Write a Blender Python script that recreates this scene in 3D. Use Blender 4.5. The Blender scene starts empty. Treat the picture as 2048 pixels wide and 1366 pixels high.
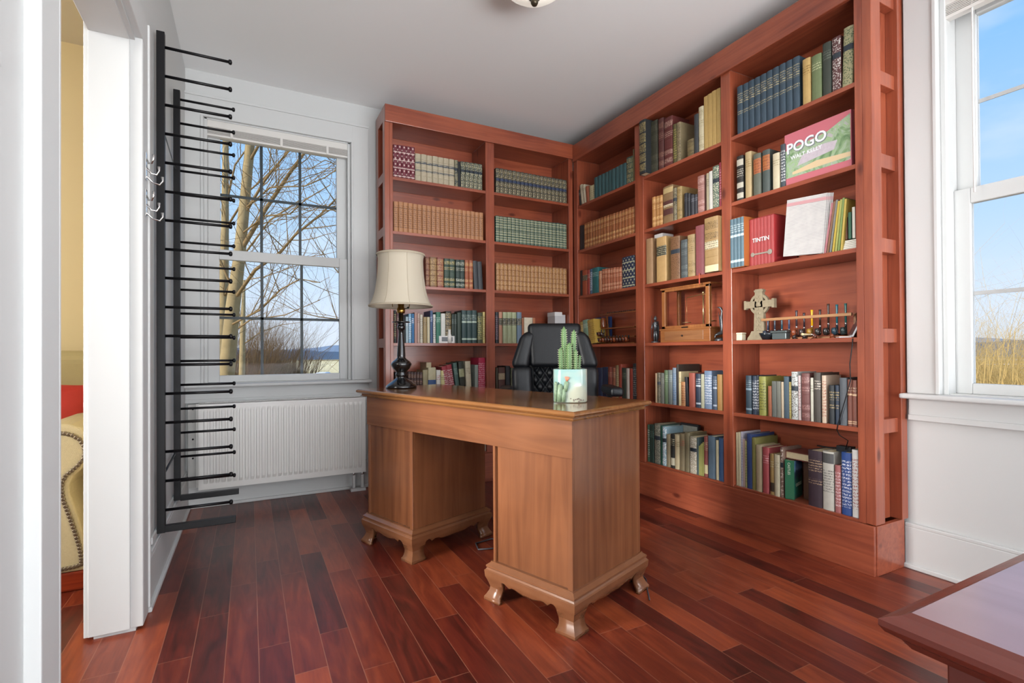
import bpy, bmesh, math, random
from mathutils import Vector, Matrix
random.seed(7)
SC = bpy.context.scene
COL = SC.collection
PI = math.pi

# ------------------------------------------------------------ camera, world, lights, exposure
cam = bpy.data.cameras.new('camera')
cam_o = bpy.data.objects.new('camera', cam); COL.objects.link(cam_o)
cam.sensor_fit = 'HORIZONTAL'; cam.sensor_width = 36.0
cam.lens = 1011.66 / 2048 * 36.0
cam.shift_y = 14.1 / 2048
cam.clip_start = 0.02; cam.clip_end = 5000
_y, _p, _r = [math.radians(a) for a in (27.4277, 0.3762, -0.3355)]
_f = Vector((math.sin(_y)*math.cos(_p), math.cos(_y)*math.cos(_p), math.sin(_p)))
_rt = Vector((math.cos(_y), -math.sin(_y), 0)); _u = _rt.cross(_f)
_r2 = _rt*math.cos(_r) + _u*math.sin(_r); _u2 = -_rt*math.sin(_r) + _u*math.cos(_r)
M = Matrix((( _r2.x, _u2.x, -_f.x, 0), (_r2.y, _u2.y, -_f.y, 0), (_r2.z, _u2.z, -_f.z, .98), (0, 0, 0, 1)))
cam_o.matrix_world = M
SC.camera = cam_o
SC.view_settings.view_transform = 'Standard'
SC.view_settings.look = 'None'
SC.view_settings.gamma = 1.0
SC.view_settings.use_curve_mapping = False
SC.view_settings.exposure = 0.0

def lin(c):
    if isinstance(c, str): c = [int(c[i:i+2], 16)/255 for i in (0, 2, 4)]
    return [x/12.92 if x <= .04045 else ((x+.055)/1.055)**2.4 for x in c] + [1.0]

def build_world():
    w = bpy.data.worlds.new('winter_sky'); SC.world = w; w.use_nodes = True
    nt = w.node_tree; nt.nodes.clear(); N = nt.nodes.new; L = nt.links.new
    out = N('ShaderNodeOutputWorld'); bg = N('ShaderNodeBackground')
    tc = N('ShaderNodeTexCoord'); sp = N('ShaderNodeSeparateXYZ'); L(tc.outputs['Generated'], sp.inputs[0])
    rp = N('ShaderNodeValToRGB'); L(sp.outputs['Z'], rp.inputs[0])
    e = rp.color_ramp.elements
    e[0].position = 0.0; e[0].color = lin('dce8f6')
    e[1].position = 1.0; e[1].color = lin('3f86d8')
    for p, c in ((.06, 'dcebfd'), (.2, 'bbdcfd'), (.42, '8fc5fb'), (.6, '6fb0f3')):
        k = e.new(p); k.color = lin(c)
    mp = N('ShaderNodeMapping'); mp.inputs['Scale'].default_value = (1.0, 1.0, 3.2); L(tc.outputs['Generated'], mp.inputs[0])
    nz = N('ShaderNodeTexNoise'); nz.inputs['Scale'].default_value = 2.6; nz.inputs['Detail'].default_value = 5; nz.inputs['Roughness'].default_value = .5
    L(mp.outputs[0], nz.inputs[0])
    cr = N('ShaderNodeValToRGB'); L(nz.outputs['Fac'], cr.inputs[0])
    cr.color_ramp.elements[0].position = .52; cr.color_ramp.elements[0].color = (0, 0, 0, 1)
    cr.color_ramp.elements[1].position = .74; cr.color_ramp.elements[1].color = (.75, .75, .75, 1)
    mx = N('ShaderNodeMixRGB'); mx.inputs[2].default_value = lin('e6f0fc')
    L(cr.outputs[0], mx.inputs[0]); L(rp.outputs[0], mx.inputs[1])
    L(mx.outputs[0], bg.inputs[0]); bg.inputs[1].default_value = 1.08
    L(bg.outputs[0], out.inputs[0])
build_world()

def area(name, loc, target, size, energy, color=(1, 1, 1)):
    d = bpy.data.lights.new(name, 'AREA'); d.shape = 'RECTANGLE'; d.size, d.size_y = size
    d.energy = energy; d.color = color
    o = bpy.data.objects.new(name, d); COL.objects.link(o); o.location = loc
    o.rotation_euler = (Vector(target)-Vector(loc)).to_track_quat('-Z', 'Y').to_euler()
    return o
sun = bpy.data.lights.new('sun', 'SUN'); sun.energy = 4.6; sun.angle = math.radians(.6); sun.color = (1, .9, .72)
sun_o = bpy.data.objects.new('sun', sun); COL.objects.link(sun_o)
sun_o.rotation_euler = Vector((.85, .30, -.42)).to_track_quat('-Z', 'Y').to_euler()
# daylight from behind the camera and through the doorway, with added fill lamps
area('daylight_rear_window', (1.1, -3.3, 1.5), (1.0, 3.8, 1.9), (3.0, 2.0), 50, (.96, .98, 1.0))
area('rear_ceiling_fill', (1.1, -2.6, .5), (.9, -.7, 2.8), (3.0, .9), 235, (.96, .985, 1.0))  # added fill lamp aimed upward to brighten the ceiling
area('side_fill', (2.95, -1.1, 1.6), (-.4, .6, 1.2), (1.4, 1.6), 54, (.88, .93, 1.0))  # added fill lamp at an unseen opening, lifts the room brightness
_dl = area('daylight_doorway_side', (-3.2, 1.62, 1.5), (2.4, 2.05, .8), (1.1, 1.7), 36, (1.0, .985, .96)); _dl.data.spread = math.radians(50)
area('next_room_fill', (-2.6, 1.2, 2.6), (-2.2, 2.6, 0.3), (1.6, 1.6), 84, (1.0, .96, .90))  # added unseen lamp under the ceiling, brightens the next room

# ------------------------------------------------------------ materials
_mc = {}
def mat(name, color, rough=.5, metal=0, spec=.5, bump=0, bscale=200, var=0, vscale=8, coat=0, emit=None):
    key = (name, str(color), rough, metal, bump, var)
    if key in _mc: return _mc[key]
    m = bpy.data.materials.new(name); m.use_nodes = True; _mc[key] = m
    nt = m.node_tree; b = nt.nodes['Principled BSDF']; N = nt.nodes.new; L = nt.links.new
    c = lin(color) if isinstance(color, str) else list(color)+[1]*(4-len(color))
    b.inputs['Base Color'].default_value = c
    b.inputs['Roughness'].default_value = rough; b.inputs['Metallic'].default_value = metal
    b.inputs['Specular IOR Level'].default_value = spec
    if coat: b.inputs['Coat Weight'].default_value = coat; b.inputs['Coat Roughness'].default_value = .12
    if var or bump:
        tc = N('ShaderNodeTexCoord')
    if var:
        nz = N('ShaderNodeTexNoise'); nz.inputs['Scale'].default_value = vscale; nz.inputs['Detail'].default_value = 5
        L(tc.outputs['Object'], nz.inputs[0])
        hs = N('ShaderNodeMixRGB'); hs.inputs[1].default_value = [x*(1-var) for x in c[:3]]+[1]
        hs.inputs[2].default_value = [min(1, x*(1+var)) for x in c[:3]]+[1]
        L(nz.outputs['Fac'], hs.inputs[0]); L(hs.outputs[0], b.inputs['Base Color'])
    if bump:
        n2 = N('ShaderNodeTexNoise'); n2.inputs['Scale'].default_value = bscale; n2.inputs['Detail'].default_value = 3
        L(tc.outputs['Object'], n2.inputs[0])
        bp = N('ShaderNodeBump'); bp.inputs['Strength'].default_value = bump; bp.inputs['Distance'].default_value = .002
        L(n2.outputs['Fac'], bp.inputs['Height']); L(bp.outputs[0], b.inputs['Normal'])
    if emit:
        b.inputs['Emission Color'].default_value = c; b.inputs['Emission Strength'].default_value = emit
    return m

def wood(name, dark, light, axis='Z', rough=.32, scale=1.0, knots=False, coat=0, contrast=(.3, .7)):
    key = ('wood', name, axis)
    if key in _mc: return _mc[key]
    m = bpy.data.materials.new(name+'_'+{'X': 'across', 'Y': 'along', 'Z': 'upright'}[axis]); m.use_nodes = True; _mc[key] = m
    nt = m.node_tree; b = nt.nodes['Principled BSDF']; N = nt.nodes.new; L = nt.links.new
    tc = N('ShaderNodeTexCoord'); mp = N('ShaderNodeMapping')
    s = {'X': (1.2, 22, 22), 'Y': (22, 1.2, 22), 'Z': (22, 22, 1.2)}[axis]
    mp.inputs['Scale'].default_value = [x*scale for x in s]; L(tc.outputs['Object'], mp.inputs[0])
    nz = N('ShaderNodeTexNoise'); nz.inputs['Scale'].default_value = 1.5; nz.inputs['Detail'].default_value = 7
    nz.inputs['Distortion'].default_value = 1.2; L(mp.outputs[0], nz.inputs[0])
    n2 = N('ShaderNodeTexNoise'); n2.inputs['Scale'].default_value = 3.0; n2.inputs['Detail'].default_value = 3; L(tc.outputs['Object'], n2.inputs[0])
    ad = N('ShaderNodeMath'); ad.operation = 'MULTIPLY_ADD'; ad.inputs[1].default_value = .6
    hf = N('ShaderNodeMath'); hf.operation = 'MULTIPLY'; hf.inputs[1].default_value = .4
    L(n2.outputs['Fac'], hf.inputs[0]); L(nz.outputs['Fac'], ad.inputs[0]); L(hf.outputs[0], ad.inputs[2])
    cr = N('ShaderNodeValToRGB'); L(ad.outputs[0], cr.inputs[0])
    cr.color_ramp.elements[0].position = contrast[0]; cr.color_ramp.elements[0].color = lin(dark)
    cr.color_ramp.elements[1].position = contrast[1]; cr.color_ramp.elements[1].color = lin(light)
    last = cr.outputs[0]
    if knots:
        vm = N('ShaderNodeMapping'); vm.inputs['Scale'].default_value = [{'X': (2.6, 6, 6), 'Y': (6, 2.6, 6), 'Z': (6, 6, 2.6)}[axis][i] for i in range(3)]
        L(tc.outputs['Object'], vm.inputs[0])
        vo = N('ShaderNodeTexVoronoi'); vo.inputs['Scale'].default_value = 1.0; L(vm.outputs[0], vo.inputs[0])
        k = N('ShaderNodeValToRGB'); L(vo.outputs['Distance'], k.inputs[0])
        k.color_ramp.elements[0].position = .045; k.color_ramp.elements[0].color = (.8, .8, .8, 1)
        k.color_ramp.elements[1].position = .11; k.color_ramp.elements[1].color = (0, 0, 0, 1)
        mx = N('ShaderNodeMixRGB'); mx.inputs[2].default_value = lin('4a1a12'); L(k.outputs[0], mx.inputs[0]); L(last, mx.inputs[1]); last = mx.outputs[0]
    L(last, b.inputs['Base Color']); b.inputs['Roughness'].default_value = rough
    if coat: b.inputs['Coat Weight'].default_value = coat; b.inputs['Coat Roughness'].default_value = .15
    bp = N('ShaderNodeBump'); bp.inputs['Strength'].default_value = .12; bp.inputs['Distance'].default_value = .002
    L(nz.outputs['Fac'], bp.inputs['Height']); L(bp.outputs[0], b.inputs['Normal'])
    return m

def lettering(bg, ink, kind):
    key = ('let', bg, ink, kind)
    if key in _mc: return _mc[key]
    bg, ink = tone(bg), tone(ink)
    m = bpy.data.materials.new('spine_'+{'T': 'title', 'V': 'lettering', 'S': 'scrollwork', 'M': 'marbling', 'G': 'gilt_grid', 'D': 'stars'}[kind]); m.use_nodes = True; _mc[key] = m
    nt = m.node_tree; b = nt.nodes['Principled BSDF']; N = nt.nodes.new; L = nt.links.new
    tc = N('ShaderNodeTexCoord'); mp = N('ShaderNodeMapping'); L(tc.outputs['Object'], mp.inputs[0])
    def math_(op, a, bb=None):
        n = N('ShaderNodeMath'); n.operation = op
        for i, v in enumerate((a, bb)):
            if v is None: continue
            if isinstance(v, (int, float)): n.inputs[i].default_value = v
            else: L(v, n.inputs[i])
        return n.outputs[0]
    def noise(scale, sc, det=2):
        q = N('ShaderNodeMapping'); q.inputs['Scale'].default_value = sc; L(tc.outputs['Object'], q.inputs[0])
        n = N('ShaderNodeTexNoise'); n.inputs['Scale'].default_value = scale; n.inputs['Detail'].default_value = det; L(q.outputs[0], n.inputs[0])
        return n.outputs['Fac']
    sp = N('ShaderNodeSeparateXYZ'); L(tc.outputs['Object'], sp.inputs[0])
    if kind == 'T':
        row = math_('GREATER_THAN', math_('SINE', math_('MULTIPLY', sp.outputs['Z'], 520)), .1)
        f = math_('MULTIPLY', row, math_('GREATER_THAN', noise(1, (420, 420, 160)), .5))
    elif kind == 'V':
        row = math_('GREATER_THAN', math_('SINE', math_('MULTIPLY', sp.outputs['Z'], 420)), -.35)
        f = math_('MULTIPLY', row, math_('GREATER_THAN', noise(1, (240, 240, 300)), .52))
    elif kind == 'S':
        a = noise(1, (190, 190, 150)); d = math_('ABSOLUTE', math_('SUBTRACT', a, .5)); f = math_('LESS_THAN', d, .045)
    elif kind == 'M':
        f = math_('GREATER_THAN', noise(1, (150, 150, 150), 4), .54)
    elif kind == 'G':
        h = math_('GREATER_THAN', math_('SINE', math_('MULTIPLY', sp.outputs['Z'], 330)), .72)
        v = math_('GREATER_THAN', math_('SINE', math_('MULTIPLY', sp.outputs['X'], 560)), .72)
        f = math_('MAXIMUM', h, v)
    else:
        a = math_('SINE', math_('MULTIPLY', sp.outputs['Z'], 150)); bb = math_('COSINE', math_('MULTIPLY', sp.outputs['X'], 190))
        star = math_('GREATER_THAN', math_('MULTIPLY', a, bb), .55)
        h = math_('GREATER_THAN', math_('SINE', math_('MULTIPLY', sp.outputs['Z'], 112)), .93)
        f = math_('MAXIMUM', star, h)
    mx = N('ShaderNodeMixRGB'); mx.inputs[1].default_value = lin(bg); mx.inputs[2].default_value = lin(ink)
    L(f, mx.inputs[0]); L(mx.outputs[0], b.inputs['Base Color']); b.inputs['Roughness'].default_value = .45
    return m

WHITE = mat('white_paint', 'c4c5c4', .5, spec=.3, bump=.12, bscale=14)
WALLW = mat('pale_grey_wall_paint', 'c2c3c2', .55, bump=.15, bscale=30)
CEIL = mat('ceiling_paint', 'ededec', .6)
YELL = mat('butter_yellow_paint', 'ecdcb0', .6)
BLK = mat('black_metal', '08070a', .42, spec=.3)
CHROME = mat('chrome', 'd8d8d8', .12, 1)
BRASS = mat('brass', 'b8904a', .25, 1)
PAPER = mat('page_paper', 'cfc09c', .8, var=.12, vscale=120)
def RED(ax): return wood('red_stained_pine', '6f3122', 'a05439', ax, .30, 1, True, .3, (.28, .68))
def DESK(ax): return wood('golden_brown_walnut', '4e2c1b', '8f5b3a', ax, .24, .6, False, .35, (.18, .78))

def floor_mat():
    m = bpy.data.materials.new('cherry_plank_floor'); m.use_nodes = True
    nt = m.node_tree; b = nt.nodes['Principled BSDF']; N = nt.nodes.new; L = nt.links.new
    def mt(op, a, bb=None, cc=None):
        n = N('ShaderNodeMath'); n.operation = op
        for i, v in enumerate((a, bb, cc)):
            if v is None: continue
            if isinstance(v, (int, float)): n.inputs[i].default_value = v
            else: L(v, n.inputs[i])
        return n.outputs[0]
    tc = N('ShaderNodeTexCoord'); sp = N('ShaderNodeSeparateXYZ'); L(tc.outputs['Object'], sp.inputs[0])
    u = mt('DIVIDE', mt('ADD', sp.outputs['X'], 10.003), .0955); row = mt('FLOOR', u); fu = mt('FRACT', u)
    w1 = N('ShaderNodeTexWhiteNoise'); w1.noise_dimensions = '1D'; L(row, w1.inputs['W'])
    v = mt('ADD', mt('DIVIDE', mt('ADD', sp.outputs['Y'], 10), .78), mt('MULTIPLY', w1.outputs['Value'], 13.7)); cl = mt('FLOOR', v); fv = mt('FRACT', v)
    cb = N('ShaderNodeCombineXYZ'); L(row, cb.inputs[0]); L(cl, cb.inputs[1])
    w2 = N('ShaderNodeTexWhiteNoise'); w2.noise_dimensions = '3D'; L(cb.outputs[0], w2.inputs['Vector'])
    # grain, shifted per plank
    off = N('ShaderNodeVectorMath'); off.operation = 'MULTIPLY_ADD'; L(w2.outputs['Color'], off.inputs[0]); off.inputs[1].default_value = (7, 7, 7); L(tc.outputs['Object'], off.inputs[2])
    mp = N('ShaderNodeMapping'); mp.inputs['Scale'].default_value = (14, 2.2, 1); L(off.outputs[0], mp.inputs[0])
    g = N('ShaderNodeTexNoise'); g.inputs['Scale'].default_value = 1.4; g.inputs['Detail'].default_value = 8; g.inputs['Distortion'].default_value = 1.5; L(mp.outputs[0], g.inputs[0])
    m2 = N('ShaderNodeMapping'); m2.inputs['Scale'].default_value = (90, 5, 1); L(off.outputs[0], m2.inputs[0])
    g2 = N('ShaderNodeTexNoise'); g2.inputs['Scale'].default_value = 1.5; g2.inputs['Detail'].default_value = 3; L(m2.outputs[0], g2.inputs[0])
    f = mt('ADD', mt('MULTIPLY', w2.outputs['Value'], .42), mt('ADD', mt('MULTIPLY', g.outputs['Fac'], .55), mt('MULTIPLY', g2.outputs['Fac'], .18)))
    cr = N('ShaderNodeValToRGB'); L(f, cr.inputs[0]); e = cr.color_ramp.elements
    e[0].position = .30; e[0].color = lin('36140f'); e[1].position = .95; e[1].color = lin('9c4a26')
    for p, c in ((.48, '5a2017'), (.62, '6c2c1b'), (.78, '853c24')): k = e.new(p); k.color = lin(c)
    seam = mt('MAXIMUM', mt('GREATER_THAN', mt('ABSOLUTE', mt('SUBTRACT', fu, .5)), .487), mt('GREATER_THAN', mt('ABSOLUTE', mt('SUBTRACT', fv, .5)), .4985))
    mx = N('ShaderNodeMixRGB'); mx.inputs[2].default_value = lin('9a6650'); L(mt('MULTIPLY', seam, .5), mx.inputs[0]); L(cr.outputs[0], mx.inputs[1])  # lighter seam colour paints the glint of the bevelled plank edges
    L(mx.outputs[0], b.inputs['Base Color']); b.inputs['Roughness'].default_value = .3
    b.inputs['Specular IOR Level'].default_value = .45
    bp = N('ShaderNodeBump'); bp.inputs['Strength'].default_value = .25; bp.inputs['Distance'].default_value = .0015
    L(mt('SUBTRACT', mt('MULTIPLY', g.outputs['Fac'], .4), seam), bp.inputs['Height']); L(bp.outputs[0], b.inputs['Normal'])
    return m

# ------------------------------------------------------------ mesh helpers
class MB:
    def __init__(s): s.v = []; s.f = []; s.m = []; s.sm = []
    def add(s, vs, fs, mi=0, smooth=False, M=None):
        o = len(s.v)
        if M is not None: vs = [tuple(M @ Vector(v)) for v in vs]
        s.v += [tuple(v) for v in vs]
        for f in fs: s.f.append([i+o for i in f]); s.m.append(mi); s.sm.append(smooth)
        return s
    def box(s, a, b, mi=0, M=None):
        x0, y0, z0 = [min(p, q) for p, q in zip(a, b)]; x1, y1, z1 = [max(p, q) for p, q in zip(a, b)]
        return s.add([(x0,y0,z0),(x1,y0,z0),(x1,y1,z0),(x0,y1,z0),(x0,y0,z1),(x1,y0,z1),(x1,y1,z1),(x0,y1,z1)],
              [(3,2,1,0),(4,5,6,7),(0,1,5,4),(1,2,6,5),(2,3,7,6),(3,0,4,7)], mi, False, M)
    def tube(s, pts, rad, n=8, mi=0, cap=True):
        pts = [Vector(p) for p in pts]; rad = rad if isinstance(rad, (list, tuple)) else [rad]*len(pts)
        vs = []; prev = None
        for i, p in enumerate(pts):
            t = (pts[min(i+1, len(pts)-1)]-pts[max(i-1, 0)]).normalized()
            if prev is None:
                a = t.orthogonal().normalized()
            else:
                a = prev - t*prev.dot(t); a = a.normalized() if a.length > 1e-5 else t.orthogonal().normalized()
            prev = a; bb = t.cross(a)
            for k in range(n):
                an = 2*PI*k/n; vs.append(p + (a*math.cos(an)+bb*math.sin(an))*rad[i])
        fs = [(i*n+k, i*n+(k+1) % n, (i+1)*n+(k+1) % n, (i+1)*n+k) for i in range(len(pts)-1) for k in range(n)]
        if cap: fs += [tuple(range(n-1, -1, -1)), tuple(range((len(pts)-1)*n, len(pts)*n))]
        return s.add(vs, fs, mi, True)
    def lathe(s, prof, c=(0, 0, 0), n=32, mi=0, M=None):
        vs = [(c[0]+r*math.cos(2*PI*k/n), c[1]+r*math.sin(2*PI*k/n), c[2]+z) for r, z in prof for k in range(n)]
        fs = [(i*n+k, i*n+(k+1) % n, (i+1)*n+(k+1) % n, (i+1)*n+k) for i in range(len(prof)-1) for k in range(n)]
        return s.add(vs, fs, mi, True, M)
    def ball(s, c, r, mi=0, sc=(1, 1, 1), n=12, M=None):
        prof = [(max(1e-4, math.sin(PI*i/n)), -math.cos(PI*i/n)) for i in range(n+1)]
        k2 = 2*n
        vs = [(c[0]+r*sc[0]*p*math.cos(2*PI*k/k2), c[1]+r*sc[1]*p*math.sin(2*PI*k/k2), c[2]+r*sc[2]*z) for p, z in prof for k in range(k2)]
        fs = [(i*k2+k, i*k2+(k+1) % k2, (i+1)*k2+(k+1) % k2, (i+1)*k2+k) for i in range(n) for k in range(k2)]
        return s.add(vs, fs, mi, True, M)
    def prism(s, poly, z0, z1, mi=0, M=None, smooth=False):
        n = len(poly); vs = [(x, y, z0) for x, y in poly]+[(x, y, z1) for x, y in poly]
        fs = [tuple(range(n-1, -1, -1)), tuple(range(n, 2*n))]+[(i, (i+1) % n, n+(i+1) % n, n+i) for i in range(n)]
        return s.add(vs, fs, mi, smooth, M)
    def mesh(s, name, mats):
        me = bpy.data.meshes.new(name); me.from_pydata(s.v, [], s.f)
        for m in (mats if isinstance(mats, (list, tuple)) else [mats]): me.materials.append(m)
        me.polygons.foreach_set('material_index', s.m); me.polygons.foreach_set('use_smooth', s.sm)
        me.update(); return me
    def obj(s, name, mats, parent=None, bevel=0, seg=2, world=False):
        """link as one object; with a parent the coordinates are local to that parent"""
        o = bpy.data.objects.new(name, s.mesh(name, mats)); COL.objects.link(o)
        if parent is not None:
            o.parent = parent
            if world: o.matrix_parent_inverse = parent.matrix_world.inverted() if False else Matrix.Translation(-Vector(parent.location))
        if bevel:
            b = o.modifiers.new('bevel', 'BEVEL'); b.width = bevel; b.segments = seg; b.limit_method = 'ANGLE'; b.angle_limit = math.radians(40)
        return o

def fixn(o):
    bm = bmesh.new(); bm.from_mesh(o.data); bmesh.ops.recalc_face_normals(bm, faces=bm.faces[:]); bm.to_mesh(o.data); bm.free(); return o
def tag(o, label, cat, group=None, kind=None):
    if label: o['label'] = label
    if cat: o['category'] = cat
    if group: o['group'] = group
    if kind: o['kind'] = kind
    return o
def empty(name, loc, label, cat, group=None, rz=0):
    o = bpy.data.objects.new(name, None); COL.objects.link(o); o.location = loc; o.rotation_euler = (0, 0, rz)
    o.empty_display_size = .1
    return tag(o, label, cat, group)
def struct(name, mb, m, bevel=0, parent=None, world=False):
    o = mb.obj(name, m, parent, bevel, world=world)
    if parent is None: o['kind'] = 'structure'
    return o
def wpart(name, mb, m, root, bevel=0, seg=2, label=None):
    """a part whose mesh is written in world axes around an unrotated root"""
    o = mb.obj(name, m, root, bevel, seg, world=True)
    if label: o['label'] = label
    return o
def text_mesh(name, s, size, m, parent, loc, rot, ext=.0006, align='LEFT', sx=1.0, bold=0):
    cu = bpy.data.curves.new(name, 'FONT'); cu.body = s; cu.size = size; cu.extrude = ext; cu.align_x = align; cu.offset = bold; cu.resolution_u = 3
    t = bpy.data.objects.new(name, cu); COL.objects.link(t)
    bpy.context.view_layer.update()
    me = bpy.data.meshes.new_from_object(t.evaluated_get(bpy.context.evaluated_depsgraph_get()))
    bpy.data.objects.remove(t); me.materials.clear(); me.materials.append(m); me.name = name
    o = bpy.data.objects.new(name, me); COL.objects.link(o); o.parent = parent; o.location = loc; o.rotation_euler = rot; o.scale = (sx, 1, 1)
    return o

# ------------------------------------------------------------ the setting
XL, XR, YB, ZC = -.36, 2.65, 3.80, 2.80
struct('floor', MB().box((-5.0, -3.4, -.05), (2.8, 3.95, 0)), floor_mat())
struct('ceiling', MB().box((-5.0, -3.4, ZC), (2.8, 3.95, ZC+.1)), CEIL)
b = MB()
b.box((-.49, YB, 0), (-.27, YB+.15, ZC)); b.box((.666, YB, 0), (2.8, YB+.15, ZC)); b.box((-.27, YB, 0), (.666, YB+.15, .77)); b.box((-.27, YB, 2.51), (.666, YB+.15, ZC))
struct('wall_back', b, WALLW)
b = MB()
for y0, y1 in ((1.09, 3.8), (-.4, .154), (-3.4, -1.9)): b.box((XR, y0, 0), (XR+.17, y1, ZC))
for y0, y1 in ((.154, 1.09), (-1.9, -.4)): b.box((XR, y0, 0), (XR+.17, y1, .77)); b.box((XR, y0, 2.51), (XR+.17, y1, ZC))
struct('wall_right', b, WALLW)
b = MB()
b.box((-.478, 2.215, 0), (XL, 3.8, ZC)); b.box((-.478, -3.4, 0), (XL, 1.325, ZC)); b.box((-.478, 1.325, 2.10), (XL, 2.215, ZC))
struct('wall_left', b, WALLW)
b = MB(); b.box((-.36, -3.55, 0), (-.2, -3.4, ZC)); b.box((2.5, -3.55, 0), (2.8, -3.4, ZC)); b.box((-.2, -3.55, 0), (2.5, -3.4, .5)); b.box((-.2, -3.55, 2.6), (2.5, -3.4, ZC))
struct('wall_front', b, WALLW)
b = MB(); b.box((-5, YB, 0), (-.49, YB+.15, ZC)); b.box((-5.15, -3.4, 0), (-5, YB+.15, ZC)); b.box((-5, -3.55, 0), (-.49, -3.4, ZC)); b.box((-.492, 2.4, 0), (-.479, 3.8, ZC)); b.box((-.492, -3.4, 0), (-.479, 1.2, ZC)); b.box((-.492, 1.2, 2.25), (-.479, 2.4, ZC))
struct('wall_far', b, YELL)
# doorway: jamb lining, casings, head
b = MB()
b.box((-.492, 2.205, .012), (-.375, 2.225, 2.10)); b.box((-.492, 1.32, 0), (-.375, 1.335, 2.10)); b.box((-.492, 1.335, 2.095), (-.375, 2.205, 2.115))
b.box((-.505, 2.212, .01), (-.49, 2.32, 2.2)); b.box((-.505, 1.22, .01), (-.49, 1.325, 2.2))
struct('door_1', b, WHITE, .002)
b = MB()
b.box((-.377, 2.212, .012), (-.338, 2.222, 2.112)); b.box((-.362, 2.222, .012), (-.338, 2.315, 2.112)); b.box((-.362, 2.315, .03), (-.332, 2.335, 2.222))
b.box((-.375, 1.318, .0), (-.338, 1.330, 2.11)); b.box((-.362, 1.222, .0), (-.338, 1.318, 2.112)); b.box((-.362, 1.208, 0), (-.335, 1.222, 2.22))
b.box((-.362, 1.222, 2.112), (-.338, 2.315, 2.22))
struct('trim_1', b, WHITE, .003)
def boards(name, segs):
    b = MB()
    for (x0, y0, x1, y1, dx, dy) in segs:
        b.box((x0, y0, 0), (x1, y1, .185)); b.box((x0-dx*.4, y0-dy*.4, .185), (x1, y1, .2)) if False else None
        b.box((x0+min(0, dx)*.0, y0, .183), (x1, y1, .2))
        b.box((x0+dx, y0+dy, 0), (x1+dx, y1+dy, .02))
    return struct(name, b, WHITE, .004)
boards('baseboard_back', [(-.36, 3.78, .84, 3.80, 0, -.015)])
boards('baseboard_left', [(-.36, 2.34, -.343, 3.80, .013, 0), (-.36, -3.4, -.343, 1.19, .013, 0)])
boards('baseboard_right', [(2.63, -3.4, 2.65, 1.222, -.013, 0)])
# a shallow panel trim low on the left wall, the blind strip next to the camera
b = MB(); b.box((-.36, 2.50, .205), (-.35, 3.78, .235)); struct('trim_2', b, WHITE, .003)
b = MB(); b.box((-.36, .90, 1.45), (-.350, 1.062, 2.6)); b.box((-.36, .86, 1.43), (-.343, 1.070, 1.455)); struct('trim_3', b, WHITE, .004)

GLASS = bpy.data.materials.new('window_glass'); GLASS.use_nodes = True
_n = GLASS.node_tree; _n.nodes.clear()
_o = _n.nodes.new('ShaderNodeOutputMaterial'); _t = _n.nodes.new('ShaderNodeBsdfTransparent'); _g = _n.nodes.new('ShaderNodeBsdfGlossy'); _g.inputs['Roughness'].default_value = .02
_x = _n.nodes.new('ShaderNodeMixShader'); _fr = _n.nodes.new('ShaderNodeFresnel'); _fr.inputs[0].default_value = 1.07
_n.links.new(_fr.outputs[0], _x.inputs[0]); _n.links.new(_t.outputs[0], _x.inputs[1]); _n.links.new(_g.outputs[0], _x.inputs[2]); _n.links.new(_x.outputs[0], _o.inputs[0])

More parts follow.
